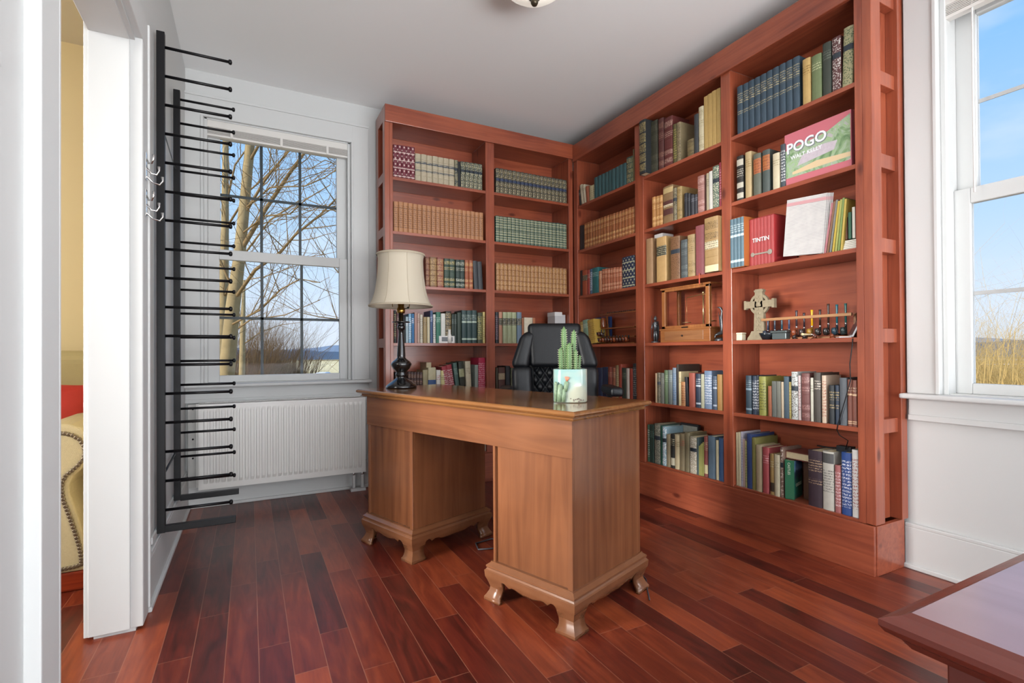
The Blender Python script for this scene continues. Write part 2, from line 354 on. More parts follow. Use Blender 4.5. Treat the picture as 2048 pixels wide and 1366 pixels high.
def window(name, T, s0, s1, grille, gw, dlow, dup, thirds=True):
    """T maps (s along the wall, d outward depth from wall face, z) to world; opening s0..s1, .785...2.51"""
    def bx(b, a, c, mi=0): return b.box(T(*a), T(*c), mi)
    z0, z1 = .785, 2.51
    b = MB()   # frame, jambs, stops
    bx(b, (s0, 0, z0), (s0+.012, .17, z1)); bx(b, (s1-.012, 0, z0), (s1, .17, z1)); bx(b, (s0, 0, z1-.012), (s1, .17, z1)); bx(b, (s0, .01, z0-.02), (s1, .17, z0+.005))
    for sa, sb in ((s0+.012, s0+.0305), (s1-.0305, s1-.012)): bx(b, (sa, .0, z0), (sb, .165, z1))
    root = struct(name, b, WHITE, .002)
    c = MB()   # casing
    c.box(T(s0-.105, -.022, z0), T(s0+.004, 0, z1+.13)); c.box(T(s1-.004, -.022, z0), T(s1+.115, 0, z1+.13)); c.box(T(s0, -.022, z1-.004), T(s1, 0, z1+.13))
    c.box(T(s0-.105, -.030, z1+.118), T(s1+.115, 0, z1+.135))
    for sa, sb in ((s0-.006, s0+.010), (s1-.010, s1+.006)): c.box(T(sa, -.030, z0), T(sb, 0, z1))
    c.obj('casing', WHITE, root, .003)
    st = MB(); st.box(T(s0-.115, -.075, z0-.022), T(s1+.125, .03, z0)); st.obj('sill', WHITE, root, .008, 3)
    ap = MB(); ap.box(T(s0-.10, -.02, .685), T(s1+.11, 0, z0-.02)); ap.box(T(s0-.10, -.028, .665), T(s1+.11, 0, .69)); ap.obj('apron', WHITE, root, .003)
    for nm, d, za, zb, fa, ft, fb in (('sash', dlow, .79, 1.665, .06, .065, .045), ('sash', dup, 1.61, 2.50, .065, .095, .06)):
        sh = MB(); e0, e1 = s0+.03, s1-.03; q0, q1 = s0+.095 if d == dlow else s0+.10, s1-.087 if d == dlow else s1-.10
        sh.box(T(e0, d-.018, za), T(q0, d+.018, zb)); sh.box(T(q1, d-.018, za), T(e1, d+.018, zb))
        sh.box(T(q0, d-.018, za), T(q1, d+.018, za+fb)); sh.box(T(q0, d-.018, zb-ft), T(q1, d+.018, zb))
        so = sh.obj(nm, WHITE, root, .003)
        g = MB(); ga, gb = za+fb, zb-ft
        g.box(T(q0, d-.002, ga), T(q1, d+.002, gb)); g.obj('pane', GLASS, so)
        mu = MB()
        if thirds:
            for i in (1, 2): sm = q0+(q1-q0)*i/3; mu.box(T(sm-gw/2, d+.004, ga), T(sm+gw/2, d+.010, gb))
        zm = (ga+gb)/2; mu.box(T(q0, d+.004, zm-gw/2), T(q1, d+.010, zm+gw/2)); mu.obj('grille', grille, so)
    bl = MB()
    bl.box(T(s0+.012, .006, 2.455), T(s1-.012, .05, 2.505))
    for i in range(6): bl.box(T(s0+.02, .008, 2.415+i*.007), T(s1-.02, .045, 2.4185+i*.007))
    bl.box(T(s0+.02, .008, 2.398), T(s1-.02, .045, 2.412))
    for i in (.18, .5, .82): sm = s0+(s1-s0)*i; bl.box(T(sm-.008, .003, 2.40), T(sm+.008, .048, 2.46))
    bl.obj('blind', mat('blind_slats', 'd2cfca', .5), root, .001, 1)
    return root
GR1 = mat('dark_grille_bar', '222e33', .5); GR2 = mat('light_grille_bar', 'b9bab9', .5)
w1 = window('window_1', lambda s, d, z: (s, 3.80+d, z), -.27, .666, GR1, .018, .045, .07)
w2 = window('window_2', lambda s, d, z: (2.65+d, s, z), .154, 1.09, GR2, .016, .08, .11)
MB().tube([(2.665, .972, 2.44), (2.662, .970, 1.63)], .004, 8).obj('tilt_wand', mat('clear_plastic', 'e2e2e0', .3), w2)
struct('window_3', MB().box((2.652, -1.9, .77), (2.82, -1.87, 2.51)).box((2.652, -.43, .77), (2.82, -.4, 2.51)).box((2.652, -1.87, 2.48), (2.82, -.43, 2.51)).box((2.652, -1.87, .77), (2.82, -.43, .8)), WHITE)

# ------------------------------------------------------------ bookcases
LZ = [2.21, 1.83, 1.455, 1.047, .635, .226]; RZ = [2.18, 1.812, 1.437, 1.036, .634, .226]
TH = .021
case = empty('bookcase', (1.6, 3.65, 0), 'red-stained pine bookcase on the window wall behind the lamp and desk', 'bookcase', 'built-in red bookcases')
for a, c in ((.868, .89), (1.60, 1.672), (2.356, 2.398)):
    wpart('upright', MB().box((a, 3.503, .215), (c, 3.765, 2.585)), RED('Z'), case, .002)
sf = MB(); sf.box((.833, 3.503, .215), (.868, 3.56, 2.70)); sf.box((.833, 3.70, .215), (.868, 3.768, 2.70)); sf.box((.833, 3.56, 2.60), (.868, 3.70, 2.70))
for z in LZ[:5]: sf.box((.833, 3.56, z-.032), (.868, 3.70, z+.032))
wpart('side_frame', sf, RED('Z'), case, .002)
wpart('fascia', MB().box((.833, 3.485, 2.58), (2.396, 3.503, 2.70)), RED('X'), case, .003)
wpart('plinth', MB().box((.833, 3.485, 0), (2.398, 3.503, .215)).box((.833, 3.503, 0), (.85, 3.768, .215)), RED('X'), case, .002)
for a, c in ((.89, 1.60), (1.672, 2.356)):
    for z in LZ: wpart('shelf', MB().box((a, 3.507, z-TH), (c, 3.762, z)), RED('X'), case, .0015)
    wpart('top_board', MB().box((a, 3.503, 2.585), (c, 3.762, 2.60)), RED('X'), case)
wpart('back_panel', MB().box((.85, 3.766, .03), (2.60, 3.776, 2.60)), RED('X'), case)

rcase = empty('bookcase', (2.52, 2.4, 0), 'long red-stained pine bookcase along the right wall ending beside the window', 'bookcase', 'built-in red bookcases')
for a, c in ((3.445, 3.50), (2.66, 2.744), (1.949, 2.013), (1.262, 1.293)):
    wpart('upright', MB().box((2.403, a, .215), (2.632, c, 2.56)), RED('Z'), rcase, .002)
sf = MB(); sf.box((2.403, 1.222, .217), (2.475, 1.262, 2.69)); sf.box((2.595, 1.212, .217), (2.645, 1.262, 2.69)); sf.box((2.475, 1.225, 2.52), (2.595, 1.262, 2.69))
for z in RZ[:5]: sf.box((2.475, 1.226, z-.025), (2.595, 1.262, z+.038))
wpart('side_frame', sf, RED('Z'), rcase, .002)
wpart('fascia', MB().box((2.385, 1.222, 2.553), (2.403, 3.484, 2.69)), RED('Y'), rcase, .003)
wpart('plinth', MB().box((2.385, 1.222, 0), (2.403, 3.484, .215)).box((2.403, 1.218, 0), (2.625, 1.238, .215)), RED('Y'), rcase, .002)
for a, c in ((2.744, 3.445), (2.013, 2.66), (1.293, 1.949)):
    for z in RZ: wpart('shelf', MB().box((2.407, a, z-TH), (2.63, c, z)), RED('Y'), rcase, .0015)
    wpart('top_board', MB().box((2.403, a, 2.56), (2.63, c, 2.58)), RED('Y'), rcase)
wpart('back_panel', MB().box((2.633, 1.24, .03), (2.643, 3.50, 2.58)), RED('Y'), rcase)

# ------------------------------------------------------------ books
SHELF = {'L': LZ, 'R': RZ}
SH_NAME = ['top', 'second', 'third', 'fourth', 'fifth', 'bottom']
BAY = {'La': 'left bay, back bookcase', 'Lb': 'right bay, back bookcase', 'RA': 'corner bay, right bookcase', 'RB': 'middle bay, right bookcase', 'RC': 'window-end bay, right bookcase'}
ORD = ['first', 'second', 'third', 'fourth', 'fifth', 'sixth', 'seventh', 'eighth', 'ninth', 'tenth', 'eleventh', 'twelfth', 'thirteenth', 'fourteenth', 'fifteenth', 'sixteenth', 'seventeenth', 'eighteenth', 'nineteenth', 'twentieth']
def tone(c):
    v = [int(c[i:i+2], 16) for i in (0, 2, 4)]; g = .3*v[0]+.59*v[1]+.11*v[2]
    return '%02x%02x%02x' % tuple(max(0, min(255, int((x*.82+g*.18)*.92))) for x in v)
def cloth(c):
    c = tone(c)
    return mat('book_cloth', c, .55, var=.16, vscale=45, bump=.15, bscale=500)
def segs(st, col, ink):
    """spine bands: (from, to, material), raised rib heights"""
    T = lambda b_=col, i_=ink: lettering(b_, i_, 'T')
    if st == 't': return [(.66, .84, T())], []
    if st == 'tt': return [(.10, .15, mat('gilt_line', ink, .4)), (.62, .67, mat('gilt_line', ink, .4)), (.70, .88, T())], []
    if st == 'tt2': return [(.05, .07, mat('gilt_line', ink, .4)), (.09, .11, mat('gilt_line', ink, .4)), (.66, .70, mat('gilt_line', ink, .4)), (.72, .84, T())], []
    if st == 'ti': return [(.40, .50, T()), (.62, .86, T())], []
    if st == 'let': return [(.12, .88, lettering(col, ink, 'V'))], []
    if st == 'let2': return [(.30, .70, T()), (.8, .97, mat('grey_spine_block', '4c4c4c', .5))], []
    if st == 'scr': return [(.05, .95, lettering(col, ink, 'S'))], [.2, .38, .56, .76]
    if st == 'rib': return [(.07, .16, lettering(col, ink, 'S')), (.24, .33, lettering(col, ink, 'S')), (.60, .72, T()), (.80, .92, lettering(col, ink, 'S'))], [.2, .37, .56, .76]
    if st == 'rib2': return [(.0, .12, mat('worn_leather_patch', 'd0c09a', .6)), (.42, .56, T('d8c8a0', '4a3a24')), (.60, .72, lettering(col, ink, 'S')), (.78, .92, lettering(col, ink, 'S'))], [.14, .28, .4, .58, .75]
    if st == 'star': return [(.03, .97, lettering(col, ink, 'D'))], []
    if st == 'grid': return [(.04, .97, lettering(col, ink, 'G'))], [.25, .5, .75]
    if st == 'mar': return [(.03, .60, lettering(col, ink, 'M')), (.60, .70, cloth('27333f')), (.70, .97, lettering(col, ink, 'M'))], []
    if st == 'marb': return [(.03, .50, lettering(col, ink, 'M')), (.50, .60, cloth('2a3a5e')), (.60, .96, lettering(col, ink, 'M'))], [.25, .48, .62]
    if st == 'two': return [(.36, .42, lettering(ink, 'c9bf93', 'T')), (.62, .72, lettering(ink, 'c9bf93', 'T'))], [.2, .5, .8]
    if st == 'lab': return [(.58, .80, lettering(ink, 'c9bf93', 'T'))], []
    if st == 'lab2': return [(.22, .38, cloth(ink)), (.44, .50, T('d8c8a0', ink)), (.5, .60, cloth(ink)), (.8, .95, cloth('c9ab6c'))], [.2, .4, .62, .8]
    if st == 'lab3': return [(.08, .30, cloth(ink)), (.66, .86, lettering(col, 'c9bf93', 'T'))], []
    if st == 'lab4': return [(.05, .17, cloth(ink)), (.28, .40, cloth(ink)), (.52, .70, lettering(col, ink, 'T')), (.78, .92, cloth(ink))], [.22, .46, .74]
    if st == 'labo': return [(.52, .88, lettering(ink, '8a3c20', 'V'))], []
    if st == 'box': return [(.25, .62, cloth(ink))], []
    return [], []

def book_meshes(w, h, d, col, ink, st):
    t = .0022
    if w < .0125:
        sg, rb = segs(st, col, ink)
        b = MB(); zs = [0, h*.1, h*.9, h] if sg else [0, h]
        for i in range(len(zs)-1):
            b.box((-w/2, 0, zs[i]), (w/2, d, zs[i+1]), 1 if (sg and i == 1) else 0)
        return b.mesh('book', [cloth(col)] + ([sg[0][2]] if sg else [])), None
    sg, ribs = segs(st, col, ink)
    mats = [cloth(col)]
    cuts = {0.0, 1.0}
    for a, c, m in sg: cuts |= {a, c}
    for r in ribs: cuts |= {r-.012, r-.006, r+.006, r+.012}
    zs = sorted(cuts); bulge = min(.007, w*.2)
    if st in ('p', 'box') and w < .03: bulge = .002
    nS = 6
    def loop(extra):
        pts = [(-w/2, d), (-w/2, 0.0)]
        for k in range(1, nS):
            a = PI*k/nS; pts.append((-w/2*math.cos(a), -(bulge+extra)*math.sin(a)))
        pts += [(w/2, 0.0), (w/2, d), (w/2-t, d), (w/2-t, .004), (-w/2+t, .004), (-w/2+t, d)]
        return pts
    n = len(loop(0)); vs = []; fs = []; ms = []
    def is_rib(z): return any(abs(z-r) < .0075 for r in ribs)
    for z in zs:
        vs += [(x, y, z*h) for x, y in loop(.0022 if is_rib(z) else 0)]
    mi_of = {}
    for i in range(len(zs)-1):
        zm = (zs[i]+zs[i+1])/2; mi = 0
        for a, c, m in sg:
            if a < zm < c:
                if m.name not in mi_of: mi_of[m.name] = len(mats); mats.append(m)
                mi = mi_of[m.name]
        if any(abs(zm-r) < .012 for r in ribs): mi = 0
        for k in range(n):
            fs.append((i*n+k, (i+1)*n+k, (i+1)*n+(k+1) % n, i*n+(k+1) % n))
            ms.append(mi if 1 <= k <= nS else 0)
    # caps: left board, right board, spine strip
    for base, flip in ((0, False), ((len(zs)-1)*n, True)):
        q = [[0, 1, n-2, n-1], [nS+1, nS+2, nS+3, nS+4], list(range(1, nS+2))+[nS+4, n-2]]
        for f in q:
            f = [base+i for i in f]; fs.append(tuple(f if flip else f[::-1])); ms.append(0)
    b = MB(); b.v = vs; b.f = [list(f) for f in fs]; b.m = ms; b.sm = [False]*len(fs)
    me = b.mesh('book', mats)
    bm = bmesh.new(); bm.from_mesh(me); bmesh.ops.recalc_face_normals(bm, faces=bm.faces[:]); bm.to_mesh(me); bm.free()
    p = MB().box((-w/2+t+.0002, .0045, .003), (w/2-t-.0002, d-.004, h-.004)).mesh('page_block', PAPER)
    return me, p

used_labels = {}
def put_book(c, s, z, w, h, d, col, ink, st, label, group=None, lean=0, fwd=0, back=0, meshes=None):
    me, pg = meshes or book_meshes(w, h, d, col, ink, st)
    o = bpy.data.objects.new('book', me); COL.objects.link(o)
    if pg:
        p = bpy.data.objects.new('page_block', pg); COL.objects.link(p); p.parent = o
    an = math.radians(-lean)
    dz = abs(math.sin(an))*w/2 + .0004
    if c == 'L': o.location = (s, 3.522-fwd+back, z+dz); o.rotation_euler = (0, an, 0)
    else: o.location = (2.422-fwd+back, s, z+dz); o.rotation_euler = (0, an, -PI/2); o.rotation_mode = 'XYZ'
    return tag(o, label, 'book', group)

BOOKS = [
('La',0,0.8970,1.0530,5,0.230,0.237,'7a2636','d8b9b0','star',0,0,0.15,0,0,'matching crimson books with silver stars'),
('La',0,1.0550,1.3540,7,0.196,0.197,'b7a98a','33405c','two',0,0,0.15,0,0,'matching parchment books with blue labels'),
('La',0,1.3560,1.3820,1,0.197,0.199,'8c8566','20303c','mar',0,0,0.15,0,0,'slim marbled book with navy label'),
('La',0,1.3830,1.4030,1,0.192,0.192,'141a20','3a4048','p',0,0,0.15,0,0,'plain black book beside marbled ones'),
('La',0,1.4050,1.5810,5,0.197,0.200,'4c5348','c9bf93','mar',0,0,0.15,0,0,'matching green marbled books'),
('Lb',0,1.6950,2.3500,18,0.195,0.194,'43423a','b9a878','marb',0,0,0.15,0,0,'matching mottled books with blue labels'),
('La',1,0.8980,1.5860,20,0.211,0.211,'c07f4e','6a3a22','let',0,0,0.15,0,0,'matching tan leather books'),
('Lb',1,1.6900,2.3470,19,0.202,0.209,'34584c','b9b78c','grid',0,0,0.15,0,0,'matching green books with gilt grids'),
('La',2,1.1290,1.1600,1,0.213,0.215,'7d3a2c','b88652','scr',0,0,0.15,0,0,'brown-red book beside lampshade'),
('La',2,1.1610,1.2130,1,0.215,0.216,'8a6038','d3a862','scr',0,0,0.15,0,0,'thick golden brown scrollwork book'),
('La',2,1.2150,1.2660,1,0.216,0.215,'97453a','d3a862','scr',0,0,0.15,0,0,'thick red book with gilt scrollwork'),
('La',2,1.2700,1.3540,2,0.214,0.214,'3f5546','cdb46a','rib',0,0,0.15,0,0,'green book with gilt panels'),
('La',2,1.3590,1.4310,2,0.213,0.214,'34463f','c3c2a8','rib',0,0,0.15,0,0,'dark green book with silver panels'),
('La',2,1.4340,1.4980,2,0.214,0.214,'b15a35','e0a860','rib',0,0,0.15,0,0,'slim orange book with gilt ribs'),
('La',2,1.5060,1.5820,2,0.213,0.211,'3c3f44','5a5f66','p',3,0,0.15,0,0,'plain charcoal book leaning left'),
('Lb',2,1.6920,2.3440,19,0.214,0.214,'a06438','dba45e','scr',0,0,0.15,0,0,'matching tan books with gilt tooling'),
('La',3,0.8980,0.9140,1,0.229,0.229,'1e2420','c3a860','let',0,0,0.15,0,0,'narrow black book with gold lettering'),
('La',3,0.9150,0.9370,1,0.218,0.219,'5c2430','c9a080','t',0,0,0.15,0,0,'dark red book behind lamp post'),
('La',3,0.9820,1.0000,1,0.185,0.186,'a8c4d0','ffffff','t',0,0,0.15,0,0,'pale blue slim book'),
('La',3,1.0020,1.0220,1,0.207,0.208,'7fb4d6','ffffff','let',0,0,0.15,0,0,'sky blue paperback'),
('La',3,1.0240,1.0430,1,0.208,0.209,'2c7ab8','ffffff','t',0,0,0.15,0,0,'bright blue book'),
('La',3,1.0450,1.0660,1,0.218,0.219,'b8887c','e8d8c8','p',0,0,0.15,0,0,'dusty pink book'),
('La',3,1.0670,1.0840,1,0.211,0.211,'c8a898','7a4a3c','t',0,0,0.15,0,0,'pale pink book'),
('La',3,1.0860,1.1060,1,0.204,0.204,'d0c8b4','807058','let',0,0,0.15,0,0,'ivory book with worn spine'),
('La',3,1.1090,1.1370,1,0.187,0.188,'a88c58','5c4420','t',0,0,0.15,0,0,'short tan book'),
('La',3,1.1390,1.1590,1,0.188,0.188,'d2c49c','806c40','p',0,0,0.15,0,0,'short cream book'),
('La',3,1.1610,1.1810,1,0.234,0.234,'3c5a8c','c8d0e0','t',0,0,0.15,0,0,'tall royal blue book'),
('La',3,1.1830,1.2030,1,0.208,0.209,'d8d4cc','20242c','let',0,0,0.15,0,0,'white book with black lettering'),
('La',3,1.2050,1.2400,1,0.225,0.226,'2e7a62','b8dccc','t',0,0,0.15,0,0,'green hardback'),
('La',3,1.2420,1.2780,1,0.216,0.217,'d9d9cf','9a9a90','p',0,0,0.15,0,0,'plain white book'),
('La',3,1.2790,1.3240,1,0.233,0.235,'2c2620','c0a468','scr',0,0,0.15,0,0,'black book with gilt tooling'),
('La',3,1.3270,1.3670,2,0.212,0.215,'2e4038','6c8074','t',0,0,0.15,0,0,'dark green cloth book'),
('La',3,1.3690,1.4020,1,0.226,0.229,'34463a','7c8c7c','p',0,0,0.15,0,0,'plain dark green book'),
('La',3,1.4050,1.5290,3,0.246,0.247,'2c4a4a','a8b8a8','tt',0,0,0.15,0,0,'tall teal book with gilt titles'),
('La',3,1.5340,1.5760,1,0.231,0.233,'4c5238','d8c860','let',0,0,0.15,0,0,'black and yellow book'),
('La',3,1.5780,1.5970,1,0.238,0.239,'d4bc68','5a4a30','let',0,0,0.15,0,0,'yellow and cream book'),
('Lb',3,1.6850,1.7120,1,0.240,0.241,'242a32','b08090','let',0,0,0.15,0,0,'black book with pink lettering'),
('Lb',3,1.7140,1.7440,1,0.242,0.243,'c88868','30302c','lab',0,0,0.15,0,0,'salmon pink book with black label'),
('Lb',3,1.7470,1.8690,3,0.242,0.245,'a3ac80','1e2420','lab',0,0,0.15,0,0,'matching pale green book with black label'),
('Lb',3,1.8720,1.9150,1,0.245,0.246,'6a8298','1e2834','lab',0,0,0.15,0,0,'grey-blue book with black label'),
('Lb',3,1.9170,1.9350,1,0.200,0.200,'b06840','e8c8a0','p',0,0,0.15,0,0,'short orange book'),
('Lb',3,1.9370,2.0150,1,0.204,0.206,'d8ccae','a49878','p',0,0,0.15,0,0,'cream book standing behind black chair'),
('Lb',3,2.0170,2.0400,1,0.204,0.205,'b8693c','e0b080','p',0,0,0.15,0,0,'short rust book'),
('La',4,0.9040,0.9350,2,0.207,0.206,'343c44','806850','rib',0,0,0.15,0,0,'short dark book behind lamp'),
('La',4,0.9960,1.1020,5,0.208,0.202,'4a2e2c','a87858','rib',0,0,0.15,0,0,'matching short maroon book'),
('La',4,1.1040,1.1420,1,0.236,0.201,'a89a70','6c6040','p',0,0,0.15,0,0,'olive beige book'),
('La',4,1.1430,1.2030,1,0.235,0.234,'c3b890','2c5490','box',0,0,0.15,0,0,'cream book with blue cover square'),
('La',4,1.1620,1.2020,1,0.270,0.269,'c4b48c','8a7a54','p',0,0,0.15,0,0.1,'cream box behind shorter books'),
('La',4,1.2050,1.2380,1,0.215,0.215,'dcd8d0','c04838','t',0,0,0.15,0,0,'white book with red flower'),
('La',4,1.2400,1.2770,1,0.212,0.211,'d8cc84','5a5a40','t',0,0,0.15,0,0,'yellow book with tree picture'),
('La',4,1.2810,1.3620,2,0.238,0.257,'b02838','e8d8d8','let',9,0,0.15,0,0,'red and blue book leaning left'),
('La',4,1.3650,1.3970,1,0.265,0.268,'4a6e66','90a898','t',7,0,0.15,0,0,'teal book leaning left'),
('La',4,1.3980,1.4410,1,0.274,0.276,'30362c','9aa070','lab',5,0,0.15,0,0,'dark green book leaning left'),
('La',4,1.4440,1.4870,1,0.276,0.275,'d4c8a8','8a7c5c','t',3,0,0.15,0,0,'ivory book leaning left'),
('La',4,1.5110,1.5380,1,0.248,0.248,'94a098','d0d8d0','p',0,0,0.15,0,0,'slim grey-green book'),
('La',4,1.5400,1.5970,1,0.302,0.301,'c81848','f0b0c0','let',0,0,0.15,0,0,'large hot pink book'),
('Lb',4,1.6860,1.7050,1,0.224,0.224,'4a4030','908460','p',0,0,0.15,0,0,'olive brown book'),
('Lb',4,1.7070,1.7660,1,0.226,0.224,'5a342c','a08868','lab',0,0,0.15,0,0,'brown-red book with label'),
('Lb',4,1.7700,1.8100,1,0.235,0.234,'20242a','4a5058','p',0,0,0.15,0,0,'black book behind chair'),
('Lb',4,1.8140,1.8550,1,0.218,0.218,'4c5234','8c9060','t',0,0,0.15,0,0,'olive green book'),
('La',5,1.5360,1.5750,1,0.126,0.123,'c8ccc8','6c7880','t',0,0,0.15,0,0,'white book seen under desk apron'),
('La',5,1.5790,1.5970,1,0.123,0.121,'cfc4a8','80785c','t',0,0,0.15,0,0,'cream book seen under desk apron'),
('RA',0,3.4370,3.4130,1,0.134,0.130,'2c2a28','c8c0b0','t',9,0,0.15,0,0,'short black book leaning left'),
('RA',0,3.4090,3.3420,2,0.174,0.151,'cbbd9c','7a6a4c','t',9,0,0.15,0,0,'slim cream book leaning left'),
('RA',0,3.3400,3.3040,1,0.131,0.129,'a85434','d8a880','p',6,0,0.15,0,0,'rust red book leaning left'),
('RA',0,3.3010,3.2390,3,0.121,0.119,'c9b98a','8a7a50','let',0,0,0.15,0,0,'short pale yellow book'),
('RA',0,3.2350,2.8540,9,0.166,0.164,'2f5a5e','6c8c84','p',0,0,0.15,0,0,'matching teal cloth books'),
('RA',0,2.8510,2.8080,1,0.195,0.188,'24443e','b8a468','scr',0,0,0.15,0,0,'teal book with gilt scrollwork'),
('RA',0,2.8070,2.7860,1,0.191,0.189,'33503e','a89c60','scr',0,0,0.15,0,0,'dark green gilt book'),
('RA',0,2.7840,2.7700,1,0.234,0.231,'6a5c34','a89c60','p',0,0,0.15,0,0,'tall olive book against post'),
('RA',1,3.4370,3.3790,2,0.203,0.199,'2a2226','5a4638','p',0,0,0.15,0,0,'dark book in shaded corner'),
('RA',1,3.3760,2.7700,17,0.205,0.192,'a75a28','e0a860','rib',0,0,0.15,0,0,'matching orange-brown leather books'),
('RA',2,3.4370,3.4100,1,0.210,0.205,'2c282c','5c5458','p',0,0,0.15,0,0,'black book in shaded corner'),
('RA',2,3.4070,3.3390,1,0.205,0.198,'b04a2c','2c2024','lab',0,0,0.15,0,0,'orange-red book with black label'),
('RA',2,3.3360,3.3040,1,0.198,0.195,'a83830','e0b8a8','t',0,0,0.15,0,0,'red book'),
('RA',2,3.3020,3.2740,1,0.201,0.198,'3c5c80','e8e8e8','let',0,0,0.15,0,0,'blue and white book'),
('RA',2,3.2730,3.1890,1,0.207,0.197,'1e6c70','a8d0c8','t',0,0,0.15,0,0,'round-spined teal book'),
('RA',2,3.1860,3.1510,1,0.167,0.166,'c07c54','ecc8a0','t',0,0,0.15,0,0,'peach orange book'),
('RA',2,3.1480,2.9160,7,0.176,0.161,'b8603c','e8b088','rib',0,0,0.15,0,0,'matching orange-pink ribbed book'),
('RA',2,2.9090,2.7740,1,0.228,0.221,'23304e','b8b890','star',0,0,0.15,0,0,'large navy book with gilt stars'),
('RA',3,3.4350,3.3920,1,0.187,0.184,'a8843c','d8c080','let',4,0,0.15,0,0,'gold book leaning left'),
('RA',3,3.3880,3.3210,1,0.199,0.195,'7a9c80','d8e0c8','t',6,0,0.15,0,0,'pale green book leaning left'),
('RA',3,3.3180,3.2280,1,0.195,0.190,'c89c30','7c5c18','let',8,0,0.15,0,0,'yellow book leaning left'),
('RA',4,3.2170,3.0860,2,0.216,0.226,'1f2c4c','4a5a80','p',0,0,0.15,0,0,'navy book behind brass clock'),
('RA',4,3.0810,3.0300,1,0.226,0.227,'9c4838','d8a080','t',0,0,0.15,0,0,'brick red book'),
('RA',4,3.0280,2.9910,1,0.224,0.225,'a85c40','d8b088','t',0,0,0.15,0,0,'terracotta book'),
('RA',4,2.9900,2.9560,1,0.241,0.242,'9a7c4c','c8b890','let',0,0,0.15,0,0,'tan book with lettering'),
('RA',4,2.9550,2.9210,1,0.250,0.251,'b4442e','8c2c20','p',0,0,0.15,0,0,'tall tomato red book'),
('RA',4,2.9190,2.8720,1,0.224,0.225,'3c4436','8c9478','t',0,0,0.15,0,0,'dark olive book'),
('RA',4,2.8700,2.8370,1,0.222,0.222,'d8ccbc','a88c7c','p',0,0,0.15,0,0,'white book with red back'),
('RA',4,2.8340,2.8020,1,0.222,0.223,'b8402c','d88070','p',0,0,0.15,0,0,'red book'),
('RA',4,2.7990,2.7640,1,0.258,0.258,'3a3e42','b8bcb8','let',0,0,0.15,0,0,'black book with white lettering'),
('RA',5,2.8100,2.7740,2,0.371,0.374,'26241f','a8a498','t',0,0,0.15,0,0,'black book beside desk corner'),
('RB',0,2.6550,2.5920,1,0.370,0.355,'24282a','b09a58','scr',0,0.055,0.19,0,0,'huge worn black book with gilt spine'),
('RB',0,2.6160,2.5380,1,0.358,0.337,'3e3c2c','5c5844','rib',0,0,0.15,0,0,'thick dark olive book'),
('RB',0,2.5300,2.4810,1,0.345,0.330,'5e2a26','9c6c54','rib',0,0,0.15,0,0,'slim maroon book'),
('RB',0,2.4770,2.4030,1,0.330,0.307,'6c2a26','c89c88','rib',0,0,0.15,0,0,'thick maroon book with gilt emblem'),
('RB',0,2.3980,2.3690,1,0.255,0.247,'5c5228','b8a848','let',0,0,0.15,0,0,'black and yellow spine book'),
('RB',0,2.3680,2.3340,1,0.250,0.247,'96845c','4c3c24','scr',0,0,0.15,0,0,'brown board book with patterned spine'),
('RB',0,2.2810,2.2280,1,0.109,0.099,'7c6a40','3c2c18','rib',0,0,0.15,0,0,'small round-backed brown book'),
('RB',0,2.2250,2.1910,1,0.243,0.238,'3a3e42','5a6068','p',0,0,0.15,0,0,'slate grey book'),
('RB',0,2.1890,2.1520,1,0.274,0.268,'cfc29a','a8966c','rib',0,0,0.15,0,0,'cream ribbed book'),
('RB',0,2.1500,2.0300,4,0.317,0.326,'c49c50','9c7430','p',0,0,0.15,0,0,'tall ochre yellow book'),
('RB',1,2.5920,2.4940,3,0.207,0.196,'c2813c','e8b870','rib',0,0,0.15,0,0,'short golden tan book'),
('RB',1,2.4910,2.4040,1,0.252,0.230,'8e6a40','5c2c26','lab2',0,0,0.15,0,0,'thick round book with maroon labels'),
('RB',1,2.4010,2.3710,1,0.211,0.208,'8c8060','4c4430','mar',0,0,0.15,0,0,'slim marbled cream book'),
('RB',1,2.3690,2.3280,1,0.211,0.204,'a8884c','6c5428','rib',0,0,0.15,0,0,'worn calf brown book'),
('RB',1,2.3100,2.2590,2,0.156,0.138,'24262c','5c6068','t',0,0,0.15,0,0,'short black book'),
('RB',1,2.2550,2.2050,2,0.128,0.123,'33343c','80828c','t',0,0,0.15,0,0,'short charcoal ribbed book'),
('RB',1,2.2020,2.1520,1,0.229,0.218,'a66c62','d0a498','rib',0,0,0.15,0,0,'tall dusty rose book'),
('RB',1,2.1370,2.1180,1,0.224,0.222,'a89878','6c5c44','t',0,0,0.15,0,0,'slim beige book'),
('RB',1,2.1160,2.0910,1,0.229,0.227,'d6d2c8','b0a898','p',0,0,0.15,0,0,'slim white book'),
('RB',1,2.0890,2.0440,1,0.249,0.244,'5c7460','d8d0b0','mar',0,0,0.15,0,0,'green patterned book with cream label'),
('RB',1,2.0430,2.0290,1,0.253,0.261,'a8283c','e0a0a8','let',0,0,0.15,0,0,'crimson book against post'),
('RB',2,2.6550,2.5930,1,0.315,0.302,'a87c50','8c6438','p',0,0,0.15,0,0,'plain brown cardboard-covered book'),
('RB',2,2.5560,2.4660,1,0.303,0.290,'c79a58','24241e','lab',0,0,0.15,0,0,'thick yellow-tan book with black label'),
('RB',2,2.4290,2.3490,1,0.281,0.268,'8a5c38','6c4424','mar',0,0,0.15,0,0,'thick mottled brown book'),
('RB',2,2.3410,2.2870,1,0.243,0.235,'4a5254','707a78','rib',0,0,0.15,0,0,'slate grey ribbed book'),
('RB',2,2.2850,2.2270,1,0.255,0.263,'b0905c','7c6034','rib',0,0,0.15,0,0,'tall yellowed parchment book'),
